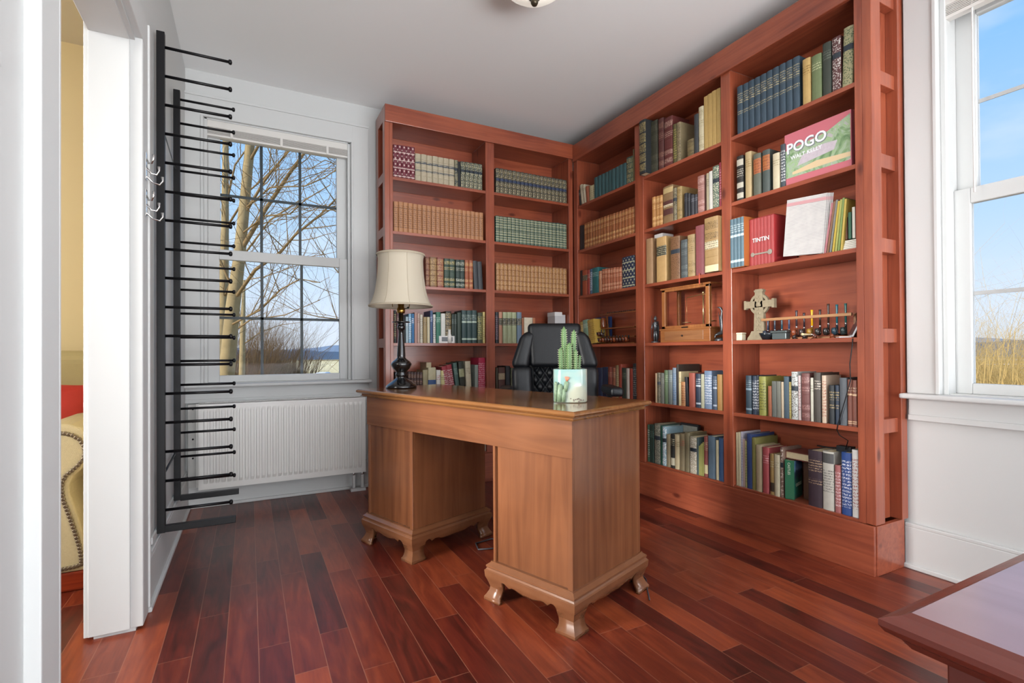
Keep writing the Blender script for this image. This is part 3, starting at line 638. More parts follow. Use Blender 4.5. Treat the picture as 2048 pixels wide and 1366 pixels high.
('RB',2,2.2210,2.1550,1,0.299,0.302,'9a4a50','b87078','p',0,0,0.15,0,0,'tall mauve-red book with bookmark ribbon'),
('RB',2,2.1130,2.0160,1,0.322,0.309,'b08a50','5c4424','rib2',0,0.045,0.2,-0,0,'enormous old calf leather book'),
('RB',4,2.5770,2.5610,1,0.196,0.198,'c4a27c','26303c','p',0,0,0.15,0,0,'slim cream and navy book'),
('RB',4,2.5590,2.5270,1,0.199,0.203,'6c6450','3c3828','mar',0,0,0.15,0,0,'patterned grey-brown book'),
('RB',4,2.5250,2.4950,1,0.198,0.201,'66665c','8a8a7c','t',0,0,0.15,0,0,'grey cloth book'),
('RB',4,2.4910,2.4600,1,0.218,0.222,'5c7450','a0b088','t',0,0,0.15,0,0,'sage green book'),
('RB',4,2.4570,2.4210,1,0.220,0.225,'6c7672','8ca0a0','t',0,0,0.15,0,0,'grey-green book'),
('RB',4,2.4190,2.3890,1,0.235,0.239,'7a8ea0','3864a0','let',0,0,0.15,0,0,'grey book with blue patch'),
('RB',4,2.3870,2.3700,1,0.259,0.261,'3c322a','5c5040','p',0,0,0.19,0,0,'tall dark brown book'),
('RB',4,2.3680,2.3480,1,0.213,0.216,'d2c08c','8a7440','t',0,0,0.15,0,0,'cream book before brown book'),
('RB',4,2.3470,2.3120,1,0.150,0.153,'c07c44','6c3c20','let',0,0,0.15,0,0,'short orange book'),
('RB',4,2.3100,2.2870,1,0.180,0.183,'24262c','484c54','p',3,0,0.15,0,0,'short black book leaning left'),
('RB',4,2.2830,2.2340,1,0.207,0.211,'a64a38','c87460','p',0,0,0.15,0,0,'brick red cloth book'),
('RB',4,2.2290,2.1910,1,0.204,0.208,'24344c','a8b0b8','tt',0,0,0.15,0,0,'navy book with silver bands'),
('RB',4,2.1890,2.1650,1,0.203,0.207,'b4b294','7c7a5c','p',0,0,0.15,0,0,'pale olive book'),
('RB',4,2.1630,2.1080,1,0.224,0.228,'6c84a4','dce0e8','let',0,0,0.15,0,0,'thick blue book with white lettering'),
('RB',4,2.1010,2.0710,1,0.196,0.199,'44546a','a0a8b4','tt',0,0,0.15,0,0,'slate blue book'),
('RB',4,2.0690,2.0320,1,0.206,0.209,'b07c34','8c5c20','p',0,0,0.15,0,0,'mustard book against post'),
('RB',5,2.6550,2.6370,1,0.248,0.253,'3e6c50','d8c8c0','let',0,0,0.15,0,0,'green and white book'),
('RB',5,2.6350,2.5920,2,0.250,0.259,'284438','5c7c6c','t',0,0,0.15,0,0,'dark green book'),
('RB',5,2.5880,2.5350,1,0.261,0.272,'6c6c5e','a8a48c','mar',0,0,0.18,0,0,'grey patterned book'),
('RB',5,2.5320,2.5150,1,0.257,0.260,'1e5c48','408c70','p',0,0,0.15,0,0,'slim green book'),
('RB',5,2.5130,2.4790,1,0.253,0.261,'94b8c8','ffffff','mar',0,0,0.15,0,0,'pale blue and white book'),
('RB',5,2.4760,2.4430,1,0.207,0.215,'a0906c','6c5c3c','p',0,0,0.15,0,0,'short tan book'),
('RB',5,2.4390,2.4060,1,0.214,0.221,'2a2a26','d8d0b0','lab3',0,0,0.15,0,0,'black book with cream base band'),
('RB',5,2.4040,2.3640,1,0.212,0.222,'d0be90','8c7c50','t',0,0,0.15,0,0,'cream yellow book'),
('RB',5,2.3610,2.3210,1,0.228,0.237,'8c7c58','b04c38','t',0,0,0.15,0,0,'olive beige book with red title'),
('RB',5,2.3190,2.2820,1,0.240,0.248,'7c7050','a09470','p',0,0,0.15,0,0,'olive brown book'),
('RB',5,2.2790,2.2270,1,0.218,0.230,'b0a48a','e4e0d0','mar',0,0,0.15,0,0,'thick grey and white speckled book'),
('RB',5,2.2250,2.2110,1,0.223,0.227,'4a6064','80989c','p',0,0,0.15,0,0,'narrow blue-green book'),
('RB',5,2.2100,2.1720,4,0.172,0.208,'a8a854','e0dc9c','p',0,0,0.15,0,0,'thin yellow-green pamphlet'),
('RB',5,2.1690,2.1420,1,0.238,0.245,'94443c','d8c890','lab3',0,0,0.15,0,0,'red book with cream base label'),
('RB',5,2.1390,2.0870,1,0.242,0.255,'51697c','7c94a8','p',0,0,0.15,0,0,'thick slate blue book'),
('RB',5,2.0820,2.0640,1,0.228,0.233,'cfc49c','a89c70','p',0,0,0.15,0,0,'slim cream book'),
('RB',5,2.0610,2.0280,1,0.241,0.252,'2e5488','6c90c0','p',0,0,0.15,0,0,'royal blue book against post'),
('RC',0,1.9160,1.5570,10,0.266,0.261,'33495a','b0a070','ti',0,0,0.15,0,0,'matching slate blue books with gilt titles'),
('RC',0,1.5410,1.5000,1,0.230,0.218,'c7a055','8c6420','t',0,0,0.15,0,0,'worn yellow book'),
('RC',0,1.4960,1.4470,1,0.224,0.210,'6c7c4c','c8cc98','t',0,0,0.15,0,0,'thick moss green book'),
('RC',0,1.4430,1.4020,1,0.253,0.244,'363e34','6c7464','t',0,0,0.15,0,0,'tall dark green book'),
('RC',0,1.3990,1.3590,1,0.256,0.246,'5c2c2c','c8c0b8','mar',0,0,0.15,0,0,'red-brown book with worn picture spine'),
('RC',0,1.3550,1.3090,1,0.271,0.263,'a8a274','5c6c44','mar',-2,0,0.15,0,0,'tall patterned green-cream book leaning right'),
('RC',1,1.9240,1.8810,1,0.251,0.245,'2c2622','c0b8a4','lab4',0,0,0.15,0,0,'black book with silver panels'),
('RC',1,1.8690,1.8300,1,0.255,0.248,'b89c68','8c6c38','t',0,0,0.15,0,0,'tan book with red-brown title'),
('RC',1,1.8190,1.7720,1,0.228,0.217,'5c6050','b8602c','labo',0,0,0.15,0,0,'grey-green book with orange panel'),
('RC',1,1.7650,1.7210,1,0.229,0.219,'44504c','b8642c','labo',0,0,0.15,0,0,'tall slate book with orange panel'),
('RC',1,1.7050,1.6650,1,0.190,0.182,'cabc98','94845c','t',0,0,0.15,0,0,'cream book with faded title'),
('RC',1,1.6620,1.6360,1,0.222,0.217,'39434c','e4e4e4','let',0,0,0.15,0,0,'dark grey book with white lettering'),
('RC',4,1.8780,1.8410,1,0.207,0.210,'2c4454','7c909c','tt',0,0,0.15,0,0,'dark blue cloth book'),
('RC',4,1.8370,1.8110,1,0.205,0.209,'23344c','d8dce0','let',0,0,0.15,0,0,'navy book with silver emblem'),
('RC',4,1.8100,1.7990,1,0.212,0.212,'343c4c','e8e8e8','let',0,0,0.15,0,0,'slim navy book with white lettering'),
('RC',4,1.7970,1.7560,1,0.205,0.209,'98983c','50501c','let',0,0,0.18,0,0,'yellow-green book with black emblem'),
('RC',4,1.7440,1.7240,1,0.157,0.160,'b0603c','d89070','p',0,0,0.15,0,0,'short orange book'),
('RC',4,1.7220,1.6970,1,0.183,0.187,'6c7068','8c9088','p',0,0,0.15,0,0,'grey cloth book'),
('RC',4,1.6960,1.6720,1,0.184,0.187,'7a7c70','9a9c90','p',0,0,0.15,0,0,'warm grey cloth book'),
('RC',4,1.6700,1.6560,1,0.182,0.185,'cdb896','a08c68','p',0,0,0.15,0,0,'slim cream book'),
('RC',4,1.6550,1.6280,1,0.210,0.214,'4a6070','7c909c','p',0,0,0.15,0,0,'blue-grey book'),
('RC',4,1.6270,1.6160,1,0.184,0.187,'b09c50','d8c880','let',0,0,0.15,0,0,'narrow gold book'),
('RC',4,1.6140,1.5800,1,0.236,0.239,'c0c4c0','6c6458','mar',0,0,0.15,0,0,'tall white book with pictures'),
('RC',4,1.5790,1.5650,1,0.219,0.221,'d0bcb8','a06c70','let',0,0,0.15,0,0,'slim pinkish-white book'),
('RC',4,1.5620,1.5200,1,0.230,0.234,'7a4440','b07c74','rib',0,0,0.15,0,0,'thick maroon-brown book'),
('RC',4,1.5170,1.5020,1,0.210,0.213,'ccc8b4','8c8870','t',0,0,0.15,0,0,'white book with green marks'),
('RC',4,1.5000,1.4660,1,0.236,0.239,'4c443c','c8bca8','t',0,0,0.15,0,0,'tall dark brown-grey book'),
('RC',4,1.4620,1.4410,1,0.224,0.226,'d4b89c','b05c44','let',0,0,0.12,0,0,'cream book with red lettering'),
('RC',4,1.4280,1.4030,1,0.179,0.181,'282e34','b89c60','ti',0,0,0.15,0,0,'black book with gilt emblem'),
('RC',4,1.4000,1.3820,1,0.180,0.183,'2a3a50','b89c60','ti',0,0,0.15,0,0,'navy book with gilt emblem'),
('RC',4,1.3800,1.3470,1,0.216,0.219,'5a6068','747c84','p',0,0,0.15,0,0,'plain slate grey book'),
('RC',4,1.3450,1.3050,2,0.211,0.209,'8a4a38','d0b08c','tt2',0,0,0.15,0,0,'brown-pink book with cream bands'),
('RC',5,1.9460,1.9150,2,0.291,0.300,'cfc49c','a09470','p',0,0,0.15,0,0,'slim cream yellow book'),
('RC',5,1.9130,1.9010,1,0.302,0.305,'b8b4c4','8c88a0','let',0,0,0.15,0,0,'lavender grey magazine'),
('RC',5,1.9000,1.8890,1,0.262,0.265,'b89890','8c6c64','p',0,0,0.15,0,0,'pink-grey booklet'),
('RC',5,1.8870,1.8770,1,0.256,0.259,'a8a468','6c6838','let',0,0,0.15,0,0,'thin olive booklet'),
('RC',5,1.8740,1.8450,1,0.293,0.302,'2c4480','c8d0e8','p',0,0,0.19,0,0,'tall blue book with cover lettering'),
('RC',5,1.8430,1.8210,1,0.279,0.284,'85803c','504c1c','p',0,0,0.185,0,0,'olive book with cover lettering'),
('RC',5,1.8190,1.7820,1,0.242,0.250,'b09c78','8c7854','p',0,0,0.15,0,0,'beige cloth book'),
('RC',5,1.7790,1.7430,1,0.236,0.245,'b44448','e0a0a0','t',0,0,0.15,0,0,'coral red book'),
('RC',5,1.7360,1.7130,1,0.209,0.216,'a88448','403020','lab3',0,0,0.15,0,0,'short tan and brown book'),
('RC',5,1.7120,1.6810,1,0.209,0.217,'cfc4a0','a89c78','t',0,0,0.15,0,0,'ivory book with faded title'),
('RC',5,1.6780,1.6620,1,0.253,0.257,'8c6c5c','d8c8b8','mar',0,0,0.15,0,0,'ragged patterned brown book'),
('RC',5,1.5320,1.4630,1,0.261,0.274,'43303c','c0a078','ti',0,0,0.15,0,0,'thick plum book with gilt title'),
('RC',5,1.4610,1.4090,1,0.270,0.280,'c9c5b8','6c6c68','let2',0,0,0.15,0,0,'thick white book with grey lettering'),
('RC',5,1.4050,1.3780,1,0.215,0.222,'b86464','f0d8d8','let',0,0,0.15,0,0,'pink-red book with white lettering'),
('RC',5,1.3750,1.3310,1,0.279,0.289,'244c9c','e4e8f4','let',0,0,0.15,0,0,'royal blue book with white lettering'),
('RC',5,1.3290,1.3020,1,0.300,0.306,'dcdad4','a83c3c','let',0,0,0.15,0,0,'white book with red lettering'),
]
from collections import Counter
_cnt = Counter()
for r in BOOKS: _cnt[(r[0], r[1], r[15])] += 1
for (bay, si, s0, s1, n, h0, h1, col, ink, st, lean, fwd, d, dz, back, desc) in BOOKS:
    c = bay[0]; zs = SHELF[c][si]+dz
    for k in range(n):
        w = abs(s1-s0)/n-.0009; s = s0+(s1-s0)*(k+.5)/n; h = h0+(h1-h0)*(k+.5)/n
        where = '%s shelf, %s' % (SH_NAME[si], BAY[bay])
        grp = None
        if n == 1: lab = desc+', '+where
        else:
            o_ = 'leftmost' if k == 0 else 'rightmost' if k == n-1 else ORD[k]+'-from-left'
            lab = '%s %s, %s' % (o_, desc.replace('matching ', '').replace('books', 'book'), where)
            grp = '%s, %s' % (desc, where)
        m_ = 1
        hh = h + random.uniform(-.0012, .0012) if n > 1 else h
        put_book(c, s, zs, w, hh, d, col, ink, st, lab, grp, lean, fwd + (random.uniform(-.002, .002) if n > 1 else 0), back)

def upright_thing(name, s, w, z, loc_x, **k): pass
RX = 2.422
# open-front things made in "shelf coordinates": S(s, depth, z): s to the right in view on the right-hand case
def RM(y, x, z): return Matrix.Translation((x, y, z)) @ Matrix.Rotation(-PI/2, 4, 'Z')
def rthing(name, y, x, z, label, cat, group=None):
    return empty(name, (x, y, z), label, cat, group, -PI/2)

# large picture book lying face out on the second shelf
pb = rthing('picture_book', 1.482, 2.428, RZ[1]+.001, 'wide pink comic book facing out, second shelf, window-end bay', 'book')
W2, HH = .161, .262
MB().box((-W2, 0, 0), (W2, .003, HH)).box((-W2, .021, 0), (W2, .024, HH)).box((W2-.003, .003, 0), (W2, .021, HH)).obj('cover', [mat('mauve_pink_cover', 'b8656f', .35)], pb, .001)
MB().box((-W2+.002, .0035, .003), (W2-.0035, .0205, HH-.003)).obj('page_block', PAPER, pb)
sw = bpy.data.materials.new('swamp_painting'); sw.use_nodes = True
_nt = sw.node_tree; _b = _nt.nodes['Principled BSDF']; _tc = _nt.nodes.new('ShaderNodeTexCoord'); _mp = _nt.nodes.new('ShaderNodeMapping'); _mp.inputs['Scale'].default_value = (16, 16, 11)
_nz = _nt.nodes.new('ShaderNodeTexNoise'); _nz.inputs['Detail'].default_value = 5; _nz.inputs['Distortion'].default_value = 1.6; _nz.inputs['Scale'].default_value = 1.3
_cr = _nt.nodes.new('ShaderNodeValToRGB'); e = _cr.color_ramp.elements
e[0].position = .3; e[0].color = lin('5c7a55'); e[1].position = .75; e[1].color = lin('b9a68c')
for p, c_ in ((.42, '7f9a70'), (.5, '9aa795'), (.57, '8cab76'), (.64, 'a9a3a8')): k_ = e.new(p); k_.color = lin(c_)
for a_, b_ in ((_tc.outputs['Object'], _mp.inputs[0]), (_mp.outputs[0], _nz.inputs[0]), (_nz.outputs['Fac'], _cr.inputs[0]), (_cr.outputs[0], _b.inputs['Base Color'])): _nt.links.new(a_, b_)
_b.inputs['Roughness'].default_value = .35
pic = MB()
poly = [(-.158, .038), (.158, .034), (.158, .245), (.05, .20), (-.158, .178)]
pic.prism([(x, z) for x, z in poly], 0, .0006, 0, Matrix(((1, 0, 0, 0), (0, 0, -1, -.0001), (0, 1, 0, 0), (0, 0, 0, 1))))
pic.prism([(-.12, .05), (.158, .05), (.158, .07), (.0, .082), (-.12, .062)], 0, .0009, 1, Matrix(((1, 0, 0, 0), (0, 0, -1, -.0001), (0, 1, 0, 0), (0, 0, 0, 1))))
pic.prism([(-.095, .085), (.085, .105), (.10, .145), (.02, .15), (-.07, .13)], 0, .0010, 2, Matrix(((1, 0, 0, 0), (0, 0, -1, -.0001), (0, 1, 0, 0), (0, 0, 0, 1))))
fixn(pic.obj('cover_picture', [sw, mat('painted_sand_bank', 'c9b08c', .4), mat('painted_pale_log', 'b5aab2', .4, var=.2, vscale=60)], pb))
GT = mat('pale_title_ink', 'dcdde0', .4); GD = mat('grey_title_shadow', '6f7478', .4)
text_mesh('title_text', 'POGO', .070, GD, pb, (-.148, -.0012, .158), (PI/2, -.03, 0), .0004, 'LEFT', 1.0, .003)
text_mesh('title_text', 'POGO', .070, GT, pb, (-.150, -.0020, .161), (PI/2, -.03, 0), .0004, 'LEFT', 1.0, .0012)
text_mesh('author_text', 'WALT KELLY', .027, GT, pb, (-.128, -.0018, .126), (PI/2, -.03, 0), .0004, 'LEFT', 1.0, .0004)

# boxed sets on the third shelf
def bx_set(y0, y1, x, z, h, d, n, spine, boxm, label, lett=None):
    w = abs(y1-y0); t = rthing('boxed_set', (y0+y1)/2, x, z, label, 'box set')
    b = MB(); b.box((-w/2, .002, 0), (-w/2+.002, d, h)); b.box((w/2-.002, .002, 0), (w/2, d, h)); b.box((-w/2, .002, 0), (w/2, d, .002)); b.box((-w/2, .002, h-.002), (w/2, d, h)); b.box((-w/2, d-.002, 0), (w/2, d, h))
    b.obj('slipcase', boxm, t)
    vw = (w-.006)/n
    for i in range(n):
        me, pg = book_meshes(vw-.0006, h-.006, d-.02, *spine)
        o = bpy.data.objects.new('volume', me); COL.objects.link(o); o.parent = t; o.location = (-w/2+.003+vw*(i+.5), .003, .0025)
    return t
bx_set(1.946, 1.853, 2.385, RZ[2]+.001, .275, .19, 4, ('5a7c8c', 'b8ccd0', 'tt'), mat('orange_brown_board', 'a9602c', .6), 'orange-sided box of four pale blue volumes jutting out, third shelf')
tt = bx_set(1.851, 1.704, 2.425, RZ[2]+.001, .255, .19, 7, ('b93c3c', 'b93c3c', 'p'), mat('red_board', 'a83234', .5), 'red slipcase of slim comic albums lettered in white, third shelf of right bookcase')
text_mesh('title_text', 'TINTIN', .031, mat('white_ink', 'f0e8e4', .5), tt, (-.052, -.0035, .125), (PI/2, 0, 0), .0004, 'LEFT', 1.0, .0004)
MB().box((-.058, -.004, .056), (.058, -.0028, .064)).ball((-.052, -.003, .06), .012, sc=(1, .1, 1), n=8).ball((.05, -.003, .06), .014, sc=(1, .1, 1), n=8).obj('spine_emblem', mat('grey_ink', '8c8478', .5), tt)
# sheaf of white printed magazines leaning
PRN = bpy.data.materials.new('printed_page'); PRN.use_nodes = True
_nt = PRN.node_tree; _b = _nt.nodes['Principled BSDF']; _tc = _nt.nodes.new('ShaderNodeTexCoord'); _sp = _nt.nodes.new('ShaderNodeSeparateXYZ'); _nt.links.new(_tc.outputs['Object'], _sp.inputs[0])
_m1 = _nt.nodes.new('ShaderNodeMath'); _m1.operation = 'MULTIPLY'; _m1.inputs[1].default_value = 900; _nt.links.new(_sp.outputs['Z'], _m1.inputs[0])
_m2 = _nt.nodes.new('ShaderNodeMath'); _m2.operation = 'SINE'; _nt.links.new(_m1.outputs[0], _m2.inputs[0])
_m3 = _nt.nodes.new('ShaderNodeTexNoise'); _m3.inputs['Scale'].default_value = 24; _nt.links.new(_tc.outputs['Object'], _m3.inputs[0])
_m4 = _nt.nodes.new('ShaderNodeMath'); _m4.operation = 'MULTIPLY'; _nt.links.new(_m2.outputs[0], _m4.inputs[0]); _nt.links.new(_m3.outputs['Fac'], _m4.inputs[1])
_cr = _nt.nodes.new('ShaderNodeValToRGB'); _cr.color_ramp.elements[0].position = .1; _cr.color_ramp.elements[0].color = lin('c2bebb'); _cr.color_ramp.elements[1].position = .5; _cr.color_ramp.elements[1].color = lin('8e8c8e')
_nt.links.new(_m4.outputs[0], _cr.inputs[0]); _nt.links.new(_cr.outputs[0], _b.inputs['Base Color'])
lean = math.radians(5)
for i in range(5):
    t = rthing('magazine', 1.558-.004*i, 2.425+.006*i, RZ[2]+.002, '%s white printed magazine in the face-out sheaf, third shelf, window-end bay' % ['front', 'second', 'third', 'fourth', 'rearmost'][i], 'magazine', 'white magazines facing out on the third shelf')
    t.rotation_euler = (0, lean, -PI/2)
    b = MB(); b.box((-.098, 0, .012), (.102, .004, .295)); b.box((-.098, -.0005, .262), (.102, 0, .278), 1)
    b.obj('pages', [PRN, mat('rose_ink', 'b9898c', .5)], t)
cl_ = [('b86a70', 'pinkish'), ('8c5c3c', 'brown'), ('7c7c74', 'grey'), ('c4a428', 'golden yellow'), ('a8a848', 'lime'), ('7c9444', 'green'), ('c8a83c', 'deep yellow')]
for i, (c_, nm) in enumerate(cl_):
    t = rthing('magazine', 1.446-.0125*i, 2.43, RZ[2]+.002, 'slim leaning magazine with %s spine beside white sheaf, third shelf' % nm, 'magazine', 'thin magazines leaning beside the white sheaf')
    t.rotation_euler = (0, math.radians(9-.6*i), -PI/2)
    hm = .235+.004*(i % 3)
    MB().box((-.0045, 0, 0), (.0045, .16, hm)).obj('cover', cloth(c_), t)
t = rthing('paper_pile', 1.335, 2.435, RZ[2]+.001, 'low pile of folded white papers under small books, third shelf by the window end', 'papers')
b = MB()
for i in range(6): b.box((-.036+.003*math.sin(i*2.2), .002*i, .008*i), (.036, .15, .008*i+.006))
b.obj('sheets', [mat('white_sheet', 'd8d4c8', .7)], t)
for i, (c_, nm, hh) in enumerate((('6c3a24', 'brown', .128), ('2c6c50', 'green', .122), ('d8d4c4', 'white', .142))):
    t = rthing('booklet', 1.358-.017*i, 2.445, RZ[2]+.0525, 'small %s booklet standing on the low paper pile, third shelf' % nm, 'booklet')
    MB().box((-.006, 0, 0), (.006, .12, hh)).obj('cover', cloth(c_), t)

# bottom shelf of window-end bay: green travel book angled outward, old book lying over
t = empty('book', (2.416, 1.650, RZ[5]+.001), 'thick green castle travel book angled outward, bottom shelf, window-end bay', 'book', None, -PI/2+.30)
MB().box((0, 0, 0), (.043, .003, .196)).box((0, .003, 0), (.003, .13, .196)).box((.040, .003, 0), (.043, .13, .196), 1).obj('cover', [mat('deep_green_cover', '2c6a4c', .35), mat('deep_green_cover', '1f5048', .3)], t, .001)
MB().box((.0035, .0035, .003), (.0395, .128, .193)).obj('page_block', PAPER, t)
cv = bpy.data.materials.new('mountain_cover'); cv.use_nodes = True
_nt = cv.node_tree; _b = _nt.nodes['Principled BSDF']; _tc = _nt.nodes.new('ShaderNodeTexCoord'); _sp = _nt.nodes.new('ShaderNodeSeparateXYZ'); _nt.links.new(_tc.outputs['Object'], _sp.inputs[0])
_nz = _nt.nodes.new('ShaderNodeTexNoise'); _nz.inputs['Scale'].default_value = 30; _nt.links.new(_tc.outputs['Object'], _nz.inputs[0])
_a = _nt.nodes.new('ShaderNodeMath'); _a.operation = 'MULTIPLY_ADD'; _a.inputs[1].default_value = .06; _nt.links.new(_nz.outputs['Fac'], _a.inputs[0]); _nt.links.new(_sp.outputs['Z'], _a.inputs[2])
_mr = _nt.nodes.new('ShaderNodeMath'); _mr.operation = 'MULTIPLY'; _mr.inputs[1].default_value = 4.2; _nt.links.new(_a.outputs[0], _mr.inputs[0])
_cr = _nt.nodes.new('ShaderNodeValToRGB'); e = _cr.color_ramp.elements
e[0].position = 0; e[0].color = lin('1c5c50'); e[1].position = 1; e[1].color = lin('86a8c8')
for p, c_ in ((.52, '246a58'), (.58, '20303c'), (.7, '243850'), (.76, '7a9cc0'), (.86, '4c74a8')): k_ = e.new(p); k_.color = lin(c_)
_nt.links.new(_mr.outputs[0], _cr.inputs[0]); _nt.links.new(_cr.outputs[0], _b.inputs['Base Color']); _b.inputs['Roughness'].default_value = .3
MB().box((.0432, .004, .002), (.0440, .127, .194)).obj('cover_picture', cv, t)
text_mesh('spine_text', 'CASTLES', .016, mat('pale_ink', 'd8dcc8', .5), t, (.014, -.0008, .185), (PI/2, PI/2, 0), .0003)
text_mesh('title_text', 'CASTLES', .023, mat('pale_ink', 'd8dcc8', .5), t, (.0442, .022, .062), (PI/2, 0, PI/2), .0003)
t = empty('book', (2.44, 1.603, RZ[5]+.200), 'ragged red-brown old book lying flat on top of others, bottom shelf, window-end bay', 'book', None, -PI/2)
MB().box((-.062, 0, 0), (.062, .15, .004)).box((-.062, 0, .036), (.062, .15, .04)).box((-.062, 0, .004), (-.058, .15, .036)).obj('cover', cloth('7c3428'), t, .002)
MB().box((-.057, .004, .0045), (.058, .146, .0355)).obj('page_block', PAPER, t)
t = rthing('book', 1.560, 2.49, RZ[5]+.001, 'plain brown book upright behind the green castle book, bottom shelf', 'book')
MB().box((-.04, 0, 0), (.02, .12, .198)).obj('cover', cloth('6a4630'), t)

# black cable adaptor lying on the bottom books, cable from the frame above
t = rthing('power_adaptor', 1.385, 2.45, RZ[5]+.276, 'small black power adaptor lying on white book, bottom shelf', 'adaptor')
b = MB(); b.box((-.035, .01, 0), (.03, .05, .028)); b.tube([(-.035, .03, .012), (-.09, .04, .006), (-.15, .05, .004)], .004)
b.obj('casing', mat('black_plastic', '17191d', .35), t, .006, 3)
_cab = [(2.43, 1.312, 1.036+.0), (2.404, 1.311, 1.030), (2.402, 1.312, 1.0), (2.404, 1.324, .918), (2.404, 1.322, .844), (2.403, 1.349, .741), (2.403, 1.378, .640), (2.403, 1.384, .612), (2.42, 1.381, .585), (2.43, 1.35, .565), (2.45, 1.372, .520)]
tag(MB().tube(_cab, .0022, 6).obj('cable', BLK), 'thin black cable hanging down over the fifth shelf, window-end bay', 'cable')

# flat book with picture cover standing behind, bottom shelf middle bay
t = rthing('picture_book', 2.43, 2.575, RZ[5]+.001, 'black-framed picture book facing out behind others, bottom shelf, middle bay', 'book')
MB().box((-.078, 0, 0), (.078, .02, .272)).obj('cover', cloth('23242a'), t, .001)
MB().box((-.062, -.001, .1), (.068, 0, .258)).obj('cover_picture', mat('grey_cover_photo', '8c8c84', .4, var=.35, vscale=40), t)
t = rthing('box', 2.605, 2.47, RZ[2]+.309, 'small white cardboard box lying on the plain brown book, third shelf', 'box')
MB().box((-.022, 0, 0), (.055, .10, .03)).obj('carton', mat('white_card', 'c9c6c4', .6), t, .001)
t = rthing('bookmark', 2.180, 2.409, RZ[2]-.045, 'narrow red ribbon bookmark hanging over the third shelf edge, middle bay', 'ribbon')
MB().box((-.004, -.004, -.012), (.004, -.003, .055)).obj('ribbon', mat('red_ribbon', 'b4503c', .6), t)

# back case: flat pile and white box above the chair, postcard and little bottle
for i, (x0, x1, z0, z1, c_, l_) in enumerate(((2.05, 2.235, 1.0475, 1.085, 'a4633c', 'rust book lying at the bottom of pile, fourth shelf above chair'),
        (2.06, 2.23, 1.0855, 1.12, 'c9b790', 'cream book lying mid-pile, fourth shelf above chair'), (2.055, 2.235, 1.1205, 1.162, '7c3a24', 'dark red book lying second from top of pile, fourth shelf above chair'), (2.065, 2.24, 1.1625, 1.205, 'd2c8a8', 'ivory book lying topmost of pile, fourth shelf above chair'))):
    t = empty('book', (0, 0, 0), l_, 'book', 'books lying in a pile above the chair'); t.location = ((x0+x1)/2, 3.54, z0)
    w = (x1-x0)/2; hh = z1-z0
    MB().box((-w, 0, 0), (w, .14, .003)).box((-w, 0, hh-.003), (w, .14, hh)).box((-w, 0, .003), (w, .003, hh-.003)).obj('cover', cloth(c_), t)
    MB().box((-w+.002, .0035, .0032), (w-.002, .138, hh-.0032)).obj('page_block', PAPER, t)
t = empty('box', (2.297, 3.55, 1.0475), 'off-white storage box at the right end, fourth shelf, back bookcase', 'box')
MB().box((-.052, 0, 0), (.052, .12, .24)).obj('carton', mat('cool_white_card', 'b9b9bb', .5), t, .004)
MB().box((-.054, -.002, .225), (.02, .122, .262)).obj('lid', mat('cool_white_card', 'd0d0d0', .5), t, .006, 3)
t = empty('postcard', (1.285, 3.512, 1.0475), 'black and white photo postcard standing before books, fourth shelf, back bookcase', 'postcard')
o = MB().box((-.06, 0, 0), (.06, .0015, .052)).obj('card', mat('white_card', 'd0cfcc', .5), t)
o = MB().box((-.04, -.0004, .012), (.045, 0, .044)).obj('photo', mat('photo_print', '5c5f62', .4, var=.6, vscale=90), t)
t = empty('candle', (1.306, 3.530, 1.0475+.0), 'small white candle behind the photo postcard, fourth shelf, back bookcase', 'candle')
b = MB(); b.lathe([(.001, 0), (.016, 0), (.016, .06), (.011, .066), (.011, .1), (.001, .1)], n=16); b.obj('wax', mat('white_wax', 'd9d6cf', .5), t)
t.location.y = 3.505
t.location.y = 3.516
# ------------------------------------------------------------ ornaments on the shelves
STONE = mat('weathered_stone', '8c8068', .8, bump=.5, bscale=120, var=.3, vscale=60)
t = rthing('celtic_cross', 1.838, 2.47, RZ[3]+.0005, 'carved grey-brown stone Celtic cross ornament, fourth shelf, window-end bay', 'ornament')
FR = Matrix(((1, 0, 0, 0), (0, 0, -1, .02), (0, 1, 0, 0), (0, 0, 0, 1)))
b = MB()
b.prism([(-.062, 0), (.062, 0), (.058, .014), (.044, .03), (.034, .05), (-.034, .05), (-.044, .03), (-.058, .014)], -.03, .028, 0, FR)
b.prism([(-.032, .045), (.032, .045), (.022, .28), (-.022, .28)], -.012, .012, 0, FR)
b.prism([(-.030, .275), (.030, .275), (.024, .262), (-.024, .262)], -.013, .013, 0, FR)
b.prism([(-.088, .178), (.088, .178), (.086, .216), (-.086, .216)], -.012, .012, 0, FR)
b.prism([(-.092, .172), (-.078, .172), (-.078, .222), (-.092, .222)], -.013, .013, 0, FR); b.prism([(.078, .172), (.092, .172), (.092, .222), (.078, .222)], -.013, .013, 0, FR)
fixn(b.obj('cross_body', STONE, t, .002))
r = MB(); n = 40
for k in range(n):
    a0, a1 = 2*PI*k/n, 2*PI*(k+1)/n
    q = [(R_*math.cos(a), .197+R_*math.sin(a)) for R_, a in ((.044, a0), (.058, a0), (.058, a1), (.044, a1))]
    r.prism(q, -.008, .008, 0, FR)
fixn(r.obj('ring', STONE, t))
kn = MB()
for z in [.06+.022*i for i in range(9)]:
    for sx in (-1, 1): kn.ball((sx*.008, .0075, z), .008, sc=(1, .35, 1.1), n=6)
kn.ball((0, .006, .197), .014, sc=(1, .4, 1), n=8)
kn.obj('knotwork', STONE, t)

